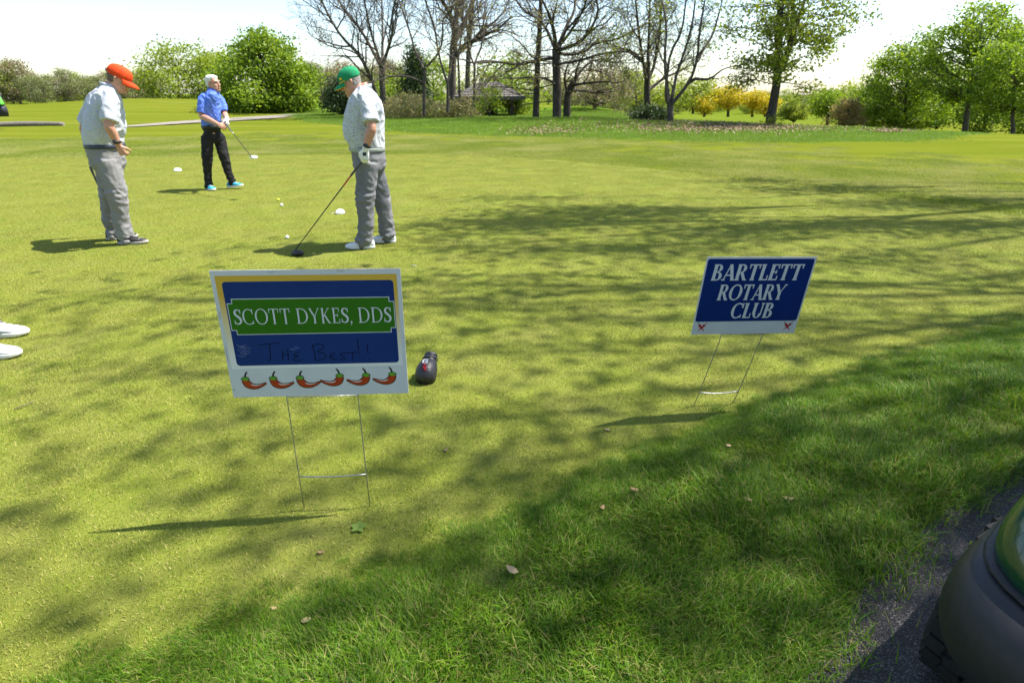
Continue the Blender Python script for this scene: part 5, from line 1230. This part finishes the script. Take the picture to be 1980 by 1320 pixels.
def club(label, grip_top, headp, face_yaw, grip_len=.27, headmat='rubber_black', shaft2='steel_wire'):
    """driver: grip, shaft, pear-shaped head; headp is the sole's centre"""
    g0, h0 = Vector(grip_top), Vector(headp); o = tag(empty('golf_club', h0), label, 'golf club'); a = g0 - h0
    Fc, Lc = fr(face_yaw); hosel = V3(0, 0, .045) + Fc * .0 + Lc * 0; d = (a - hosel); Ln = d.length; d = d.normalized()
    MB().tube([hosel - d * .01, hosel + d * .06, hosel + d * (Ln * .5), hosel + d * (Ln - grip_len + .01)], [.0055, .0048, .0056, .0066], 8).build('shaft', MATS['rubber_black'], o, True)
    MB().tube([hosel + d * (Ln - grip_len - .12), hosel + d * (Ln - grip_len)], [.0070, .0074], 8).build('shaft_band', MATS['print_red' if shaft2 == 'red' else 'steel_wire'], o, True)
    MB().tube([hosel + d * (Ln - grip_len), hosel + d * (Ln - .02), hosel + d * Ln], [.0105, .0135, .012], 10).build('grip', MATS['cover_grey'], o, True)
    mb = MB(); rings = []
    for x_, w_, z0, z1 in ((.000, .040, .008, .048), (.012, .052, .003, .055), (.035, .058, .001, .058), (.065, .054, .002, .054), (.09, .040, .005, .046), (.108, .020, .010, .034), (.113, .006, .016, .026)):
        rings.append([Lc * (w_ * math.cos(t) + .045) - Fc * (x_ - .015) + V3(0, 0, (z0 + z1) / 2 + (z1 - z0) / 2 * math.sin(t)) for t in (2 * math.pi * k / 16 for k in range(16))])
    mb.loft(rings); mb.build('head', MATS[headmat], o, True)
    return o
hp = j(700, 312, -.235) + loc
tip = gnd(572, 492); dv = (hp - tip).normalized()
club('black driver resting on the green, held by the golfer in the green cap', hp + dv * .09, tip, R(180), shaft2='red')

# ---- golfer in the orange cap: seen from behind, facing right and away, head bowed
loc = gnd(243, 468); Y0 = loc.y; j = lambda px, py, dy=0: J(px, py, Y0 + dy, loc); yw = R(34)
def tr_(px, py, a, b_, yaw=yw, dy=0): return (j(px, py, dy), yaw, a, b_)
S = dict(torso=[tr_(207, 308, .15, .175), tr_(204, 292, .165, .185), tr_(201, 279, .175, .19), tr_(201, 262, .19, .20), tr_(202, 246, .195, .20), tr_(202, 226, .175, .20), tr_(202, 206, .155, .205), tr_(203, 192, .135, .205), tr_(204, 179, .105, .19), tr_(207, 171, .085, .12), tr_(209, 166, .07, .07)],
         hip=(j(207, 308), yw), neck=j(211, 166), head=(j(222, 174), R(22), R(30)),
         arm={-1: (j(213, 191, -.145), j(211, 243, -.25), j(229, 281, -.20), V3(.25, .1, -1), V3(-.1, .9, 0), 1.15), 1: (j(186, 192, .15), j(163, 245, .22), j(172, 288, .26), V3(.35, .2, -1), V3(.6, -.6, 0), .9)}, thumb={-1: V3(1, 0, 0), 1: V3(1, 0, 0)},
         leg={-1: (j(229, 386, -.10), j(243, 455, -.09), R(6)), 1: (j(212, 386, .10), j(222, 450, .12), R(28))}, shirt='shirt_white_blue', trousers='trousers_light', belt='belt_navy', shoe=('leather_black', 'sole_grey'), lace='cover_grey', hipr=(.165, .19), legr=(.118, .104, .088, .080, .084), sleeve=.85,
         hairmat=1, hairfn=lambda M, o: fringe(M, o, 'hair_brown', .055, .140), watch=(-1,), brow='hair_brown')
oman, M = man('golfer in orange cap seen from behind, head bowed, hands at his sides', loc, S)
cap(M, oman, 'cap_orange', 'cap_orange', mesh_back=True)
gp = j(174, 322, .26) + loc; tipo = at(232, 452, Y0 + .34); tipo.z = 0
club('club held on the far side of the orange-capped golfer, only its grip end showing', gp, tipo, R(60))

# ---- golfer in the blue shirt: three-quarter view, facing right, club across in both hands
loc = gnd(432, 366); Y0 = loc.y; j = lambda px, py, dy=0: J(px, py, Y0 + dy, loc); yw = R(-38)
S = dict(torso=[tr_(411, 262, .135, .165), tr_(409, 253, .14, .17), tr_(408, 243, .145, .175), tr_(408, 234, .15, .18), tr_(407, 222, .15, .185), tr_(407, 210, .145, .19), tr_(407, 199, .135, .20), tr_(408, 190, .12, .20), tr_(409, 182, .095, .185), tr_(410, 177, .08, .12), tr_(411, 173, .066, .066)],
         hip=(j(412, 264), yw), neck=j(412, 175), head=(j(416, 177), R(-14), R(-3)),
         arm={-1: (j(394, 192, -.10), j(390, 224, -.17), j(421, 240, -.36), V3(1, -.15, -.55), V3(.2, .7, -.6), .75), 1: (j(424, 192, .12), j(434, 219, .10), j(439, 231, -.16), V3(.25, -.55, -.7), V3(-.6, -.2, -.2), .85)}, thumb={-1: V3(.4, -.3, .4), 1: V3(0, -.5, .3)},
         leg={-1: (j(401, 311, -.10), j(403, 358, -.06), R(-42)), 1: (j(434, 306, .02), j(448, 350, .06), R(-14))}, shirt='shirt_blue', trousers='trousers_black', belt='belt_black', shoe=('knit_teal', 'sole_white'), lace='plastic_white', hipr=(.135, .165), legr=(.100, .088, .070, .062, .062), sleeve=.85, lift={1: R(6)}, shoez={1: .02},
         hairmat=1, hairfn=lambda M, o: None, glove=(1,), brow='hair_white')
bman, M = man('white-haired golfer in blue shirt and black trousers, holding a club in both hands', loc, S)
mb = MB(); mb.loft([hring(M, z_, f_ - .030 * (z_ < .2), b_ - .004, w_ + .004, .010, 24) for z_, f_, b_, w_ in ((.150, .070, -.104, .074), (.175, .075, -.106, .074), (.200, .072, -.096, .068), (.224, .048, -.072, .052), (.240, .012, -.030, .022))])
mb.loft([hring(M, z_, f_, b_, w_, .008, 20) for z_, f_, b_, w_ in ((.060, -.045, -.085, .060), (.090, -.030, -.092, .070), (.120, -.010, -.100, .073), (.150, .030, -.103, .074))])
fuse(mb, 'hair', MATS['hair_white'], bman, .006, 2, lambda p: .008 * mnoise.noise(V3(*p) * 45))
mb = MB()
for s_ in (-1, 1): mb.tube([M @ V3(.092 + .0015 * math.cos(t), s_ * .033 + .021 * math.cos(t), .116 + .014 * math.sin(t)) for t in np.linspace(0, 6.28, 14)], .0016, 5); mb.tube([M @ V3(.090, s_ * .054, .120), M @ V3(.04, s_ * .076, .122), M @ V3(-.01, s_ * .079, .120)], .0015, 5)
mb.tube([M @ V3(.094, -.012, .118), M @ V3(.094, .012, .118)], .0016, 5); mb.build('glasses', MATS['lens_dark'], bman)
hp = at(441, 246, Y0 - .36); tipb = at(487, 309, Y0 - 1.0); dv = (hp - tipb).normalized()
club('driver with white-topped head held low by the golfer in the blue shirt', hp + dv * .16, tipb, R(-40), headmat='plastic_white')

# ---- fourth golfer: only his white shoes reach into the picture at the left
pL, pR = gnd(-46, 650), gnd(-50, 690); loc = (pL + pR) / 2; loc.z = 0
def w4(x_, y_, z_): return V3(x_, y_, z_)
yw = R(4); ya = pL.y - loc.y
S = dict(torso=[(w4(-.03, 0, .87), yw, .14, .17), (w4(-.03, 0, .94), yw, .15, .175), (w4(-.03, 0, 1.02), yw, .155, .175), (w4(-.02, 0, 1.10), yw, .165, .18), (w4(-.02, 0, 1.2), yw, .16, .18), (w4(-.03, 0, 1.28), yw, .15, .19), (w4(-.04, 0, 1.37), yw, .13, .2), (w4(-.05, 0, 1.43), yw, .11, .195), (w4(-.05, 0, 1.47), yw, .09, .17), (w4(-.045, 0, 1.50), yw, .08, .11), (w4(-.04, 0, 1.52), yw, .065, .065)],
         hip=(w4(-.03, 0, .89), yw), neck=w4(-.035, 0, 1.51), head=(w4(.0, 0, 1.545), yw, R(12)),
         arm={1: (w4(-.05, .19, 1.43), w4(-.08, .25, 1.13), w4(.0, .25, .90), V3(.15, 0, -1), V3(0, -1, 0), .5), -1: (w4(-.05, -.19, 1.43), w4(-.08, -.25, 1.13), w4(.0, -.25, .90), V3(.15, 0, -1), V3(0, 1, 0), .5)}, thumb={1: V3(1, 0, 0), -1: V3(1, 0, 0)},
         leg={1: (w4(-.06, ya, .48), w4(-.02, ya, .09), R(6)), -1: (w4(.06, -ya, .48), w4(.20, -ya, .09), R(2))}, shirt='shirt_grey', trousers='trousers_charcoal', belt='belt_black', shoe=('leather_white', 'sole_white', 1.08), lace='sole_grey', legr=(.105, .09, .075, .066, .064), hairmat=1, hairfn=lambda M, o: fringe(M, o, 'hair_brown', .055, .14))
wman, M = man('golfer at the left edge of whom only two white shoes are in the picture', loc, S)
cap(M, wman, 'leather_white', 'leather_white')
# ================================================================== SHELTER, CARTS, LOG
pm('shingle_grey', (.11, .10, .092), (.16, .148, .137), 6, .9, .5, 20, .2, which='World')
pm('timber_dark', (.050, .036, .028), (.075, .055, .042), 8, .8, .4, 30, .2); pm('timber_grey', (.12, .105, .09), (.18, .16, .14), 8, .9, .5, 30, .2)
pm('fascia', (.11, .10, .092), (.085, .078, .07), 8, .8)
sh = tag(empty('picnic_shelter'), 'low open shelter with grey hipped roof behind the slender trees', 'shelter')
Ys = 45.0; xl, xr, xm = at(882, 187, Ys).x, at(1014, 187, Ys).x, at(946, 163, Ys).x; ze = at(940, 187, Ys).z; zt = at(940, 166, Ys).z; dY = 5.0
e = [V3(xl, Ys - dY / 2, ze), V3(xr, Ys - dY / 2, ze), V3(xr, Ys + dY / 2, ze), V3(xl, Ys + dY / 2, ze)]; r1, r2 = V3(xm - .7, Ys, zt + .25), V3(xm + .7, Ys, zt + .25)
cx_ = (xl + xr) / 2
def slope(name_, a, b_, c, d):
    """one roof slope as overlapping shingle courses"""
    n = 9; first = None
    for k in range(n):
        t0, t1 = k / n, min(1, (k + 1.15) / n); P0, P1 = a.lerp(d, t0), b_.lerp(c, t0); Q0, Q1 = a.lerp(d, t1), b_.lerp(c, t1); nrm = (b_ - a).cross(d - a).normalized()
        if nrm.z < 0: nrm = -nrm
        lo = nrm * .045; hi = nrm * .005; vs = [P0, P1, Q1, Q0, P0 + lo, P1 + lo, Q1 + hi, Q0 + hi]
        obj('shingle_course', vs, [(0, 1, 2, 3), (4, 5, 6, 7), (0, 1, 5, 4), (1, 2, 6, 5), (2, 3, 7, 6), (3, 0, 4, 7)], MATS['shingle_grey'], rf)
rf = tag(empty('roof', (0, 0, 0), 0, sh))
slope('s', e[0], e[1], r2, r1); slope('s', e[1], e[2], r2, r2); slope('s', e[2], e[3], r1, r2); slope('s', e[3], e[0], r1, r1)
for a, b_ in ((0, 1), (1, 2), (2, 3), (3, 0)):
    p, q = e[a], e[b_]; m_ = (p + q) / 2; d_ = (q - p); mb = MB(); mb.box((0, 0, -.09), (d_.length, .06, .18), Matrix.Translation(m_) @ Matrix.Rotation(math.atan2(d_.y, d_.x), 4, 'Z')); mb.build('fascia_board', MATS['fascia'], rf)
for px_, dy in ((880, -1.9), (990, -1.9), (985, 1.9), (885, 1.9)):
    x_ = at(px_, 200, Ys + dy).x; z0 = terr1(x_, Ys + dy); mb = MB(); mb.box((x_, Ys + dy, (ze + z0) / 2 - .1), (.22, .22, ze - z0)); mb.build('post', MATS['timber_dark'], sh)
mb = MB(); x0, x1 = at(885, 200, Ys + 1).x, at(962, 200, Ys + 1).x; z0 = terr1(x0, Ys + 1); mb.box(((x0 + x1) / 2, Ys + 1.2, z0 + .8), (x1 - x0, .15, 1.7)); mb.build('rear_wall', MATS['timber_dark'], sh)

lg = tag(empty('log'), 'long grey log lying in the mown grass at the far left', 'log')
a, b_ = at(-30, 247, 29), at(124, 246, 30); za = terr1(a.x, 29)
mb = MB(); p_, r_ = catmull([V3(a.x, 29, za + .10), V3((a.x + b_.x) / 2, 29.6, za + .12), V3(b_.x, 30, za + .10)], [.12, .13, .10], 6); mb.tube(p_, r_, 12); mb.build('trunk', MATS['timber_grey'], lg, True)
mb = MB(); mb.tube([V3(b_.x - .01, 30, za + .10), V3(b_.x + .02, 30.005, za + .10)], [.098, .09], 12); mb.build('cut_end', MATS['tan_gravel'], lg)

# ---- golf cart: x forwards, y left, origin on the ground below the front axle
pm('cart_green', (.004, .040, .020), (.005, .048, .024), 6, .22, spec=.5, coat=.6)
pm('cart_plastic', (.014, .014, .016), (.019, .019, .021), 40, .48, .12, 400, .4)
pm('tyre_rubber', (.012, .012, .012), (.020, .020, .020), 30, .75, .2, 60, .3); pm('rim_grey', (.4, .4, .42), None, 10, .35, metal=.8)
pm('vinyl_tan', (.42, .37, .28), (.47, .42, .33), 20, .5); pm('roof_white', (.7, .7, .68), None, 10, .5); pm('lamp_lens', (.55, .58, .62), (.5, .53, .57), 10, .12, spec=.8)
m, nt, b = mat_base('clear_screen'); b.inputs['Base Color'].default_value = (.9, .93, .95, 1); b.inputs['Transmission Weight'].default_value = 1; b.inputs['Roughness'].default_value = .03; b.inputs['IOR'].default_value = 1.05
def plan(hw, front, back, nose, n=9):
    """plan outline: straight sides, rounded nose; from rear left round the nose to rear right"""
    pts = [(back, hw)]
    for k in range(n * 2 + 1):
        t = math.pi / 2 - math.pi * k / (2 * n); s_ = math.sin(t); c_ = math.cos(t)
        pts.append((front - nose + nose * abs(c_) ** .62, hw * math.copysign(abs(s_) ** .62, s_)))
    return pts + [(back, -hw)]
def cart(label, loc, rz, canopy=True):
    o = tag(empty('golf_cart', loc, rz), label, 'golf cart')
    def shell(name, levels, mat, par=o):
        mb = MB(); mb.loft([[V3(x_, y_, z_) for x_, y_ in plan(hw, fr_, bk, ns)] for z_, hw, fr_, bk, ns in levels]); s = mb.build(name, MATS[mat], par, True); s.modifiers.new('s', 'SUBSURF').render_levels = 1; return s
    bm = shell('bumper', [(.17, .44, .30, -.30, .26), (.20, .50, .36, -.30, .30), (.27, .555, .405, -.32, .33), (.35, .575, .415, -.33, .34), (.42, .565, .395, -.34, .34), (.455, .552, .365, -.36, .33), (.480, .535, .33, -.38, .31), (.486, .46, .22, -.38, .28)], 'cart_plastic')
    cw = shell('front_cowl', [(.44, .50, .30, -.50, .30), (.49, .530, .325, -.50, .31), (.56, .525, .30, -.50, .30), (.64, .50, .23, -.52, .27), (.72, .47, .12, -.54, .24), (.79, .40, -.05, -.55, .2), (.825, .36, -.14, -.55, .16), (.835, .30, -.22, -.55, .12)], 'cart_green')
    mb = MB(); mb.loft([[V3(x_, y_, z_) for x_, y_ in plan(hw, fr_, -.50, .31)] for z_, hw, fr_ in ((.476, .531, .326), (.481, .536, .331), (.486, .531, .326))]); mb.build('seam_trim', MATS['rubber_black'], bm, True)
    for s_ in (-1, 1):
        mb = MB(); c = V3(.135, s_ * .335, .63); nd = V3(.75, s_ * .42, .48).normalized(); mb.tube([c - nd * .05, c + nd * .012], [.075, .070], 20); hl = mb.build('headlight', MATS['rubber_black'], o, True); mb = MB(); mb.tube([c + nd * .008, c + nd * .018, c + nd * .022], [.060, .055, .03], 20); mb.build('lens', MATS['lamp_lens'], hl, True)
    for x_, yy in ((0, .455), (0, -.455), (-1.68, .48), (-1.68, -.48)):
        R0, hwid = .232, .105; mb = MB(); yc = yy
        mb.loft([[V3(x_ + r_ * math.sin(t), yc + w_, R0 + r_ * math.cos(t)) for t in (2 * math.pi * k / 32 for k in range(32))] for w_, r_ in ((-.09, .13), (-hwid, .17), (-hwid, .205), (-.085, R0 - .010), (.085, R0 - .010), (hwid, .205), (hwid, .17), (.09, .13))]); ty = mb.build('tyre', MATS['tyre_rubber'], o, True)
        mb = MB()
        for k in range(26):
            for i, yo in enumerate((-.075, -.025, .025, .075)):
                a = 2 * math.pi * (k + .5 * (i % 2)) / 26; mb.box((0, 0, 0), (.041, .043, .016), Matrix.Translation(V3(x_ + (R0 - .006 - .006 * (abs(yo) > .05)) * math.sin(a), yc + yo, R0 + (R0 - .006 - .006 * (abs(yo) > .05)) * math.cos(a))) @ Matrix.Rotation(a, 4, 'Y') @ Matrix.Rotation(.25 * (1 if i % 2 else -1), 4, 'Z'))
        mb.build('tread', MATS['tyre_rubber'], ty)
        mb = MB(); sg_ = 1 if yy > 0 else -1; mb.loft([[V3(x_ + r_ * math.sin(t), yc + sg_ * w_, R0 + r_ * math.cos(t)) for t in (2 * math.pi * k / 24 for k in range(24))] for w_, r_ in ((.02, .132), (.092, .132), (.085, .11), (.06, .08), (.085, .04), (.088, .01))]); mb.build('rim', MATS['rim_grey'], ty, True)
    mb = MB(); mb.box((-.95, 0, .30), (1.9, .92, .10)); mb.build('floor_pan', MATS['cart_plastic'], o)
    rb = MB(); rb.loft([[V3(-.98 - x_, y_, z_) for x_, y_ in plan(hw, 1.12, .0, .25)] for z_, hw in ((.34, .54), (.42, .58), (.62, .58), (.68, .54))]); rb.build('rear_body', MATS['cart_green'], o, True)
    mb = MB(); mb.box((-1.22, 0, .73), (.50, .98, .12)); st_ = mb.build('seat', MATS['vinyl_tan'], o); st_.modifiers.new('b', 'BEVEL').width = .04
    mb = MB(); mb.box((-1.50, 0, 1.02), (.10, .98, .40)); bk_ = mb.build('backrest', MATS['vinyl_tan'], o); bk_.modifiers.new('b', 'BEVEL').width = .04
    mb = MB(); mb.tube([(-.60 + .0 * t, .25 + .17 * math.cos(t), 1.0 + .17 * math.sin(t)) for t in np.linspace(0, 6.28, 25)], .014, 8); sw = mb.build('steering_wheel', MATS['rubber_black'], o, True); mb = MB(); mb.tube([(-.60, .25, 1.0), (-.42, .25, .78)], .018, 8); mb.tube([(-.60, .09, 1.0), (-.60, .41, 1.0)], .012, 6); mb.build('steering_column', MATS['rubber_black'], sw, True)
    if not canopy: return o
    for s_ in (-1, 1):
        MB().tube([(-.36, s_ * .42, .78), (-.56, s_ * .50, 1.35), (-.62, s_ * .52, 1.84)], .016, 8).build('roof_post', MATS['rubber_black'], o, True)
        MB().tube([(-1.62, s_ * .50, .66), (-1.66, s_ * .52, 1.3), (-1.62, s_ * .52, 1.84)], .016, 8).build('roof_post', MATS['rubber_black'], o, True)
    mb = MB(); mb.loft([[V3(-1.22 + x_ * k, y_ * k, z_) for x_, y_ in rrect(-.76, .74, -.55, .55, .18)] for z_, k in ((1.83, .97), (1.85, 1.0), (1.89, 1.0), (1.92, .93))]); mb.build('roof', MATS['roof_white'], o)
    mb = MB(); mb.loft([[V3(-.39, -.42, .85), V3(-.39, .42, .85), V3(-.60, .49, 1.80), V3(-.60, -.49, 1.80)], [V3(-.384, -.42, .85), V3(-.384, .42, .85), V3(-.594, .49, 1.80), V3(-.594, -.49, 1.80)]]); mb.build('windscreen', MATS['clear_screen'], o)
    return o
cart('dark green golf cart on the asphalt, its black bumper corner at lower right', V3(1.56, .715, .016), R(215.5), False)
ct2 = cart('golf cart at the far left edge, carrying bags', V3(at(-100, 246, 27).x, 27, .02), R(176))
# bag strapped at the back of the far cart
pm('bag_dark', (.015, .017, .028), (.03, .03, .04), 20, .6); pm('towel_green', (.10, .55, .05), (.14, .62, .08), 20, .8)
bx_ = at(11, 240, 27).x
bg_ = tag(empty('golf_bag', (bx_, 27.0, .55)), 'dark golf bag with green towel and red and white head covers, far left', 'golf bag')
bg_.scale = (1.3, 1.3, 1.12)
mb = MB(); mb.tube([(0, 0, 0), (0, 0, .1), (-.02, 0, .55), (-.03, 0, .88)], [.16, .17, .15, .15], 16); mb.build('bag', MATS['bag_dark'], bg_, True)
mb = MB(); mb.loft([ell(V3(.09, -.02, z_), 0, a, b_, 14) for z_, a, b_ in ((.05, .02, .03), (.10, .11, .13), (.35, .11, .13), (.42, .03, .05))]); mb.build('pocket', MATS['bag_dark'], bg_, True)
mb = MB(); mb.loft([ell(V3(x_, -.06, z_), .3, a, .10, 14) for z_, x_, a in ((.42, .16, .02), (.46, .15, .06), (.62, .10, .07), (.80, .04, .07), (.90, 0, .04))]); mb.build('towel', MATS['towel_green'], bg_, True)
for (x_, y_, zt_, mt) in ((.06, 0, 1.18, 'print_red'), (-.05, .03, 1.52, 'plastic_white'), (-.10, -.04, 1.30, 'cover_black'), (.01, -.07, 1.08, 'plastic_white')):
    mb = MB(); mb.tube([(x_, y_, .85), (x_, y_, zt_ - .1)], .008, 6); s_ = mb.build('club_shaft', MATS['steel_wire'], bg_, True)
    mb = MB(); mb.ball((x_, y_, zt_ - .03), (.05, .04, .075), 12, 8); mb.build('head_cover', MATS[mt], s_, True)
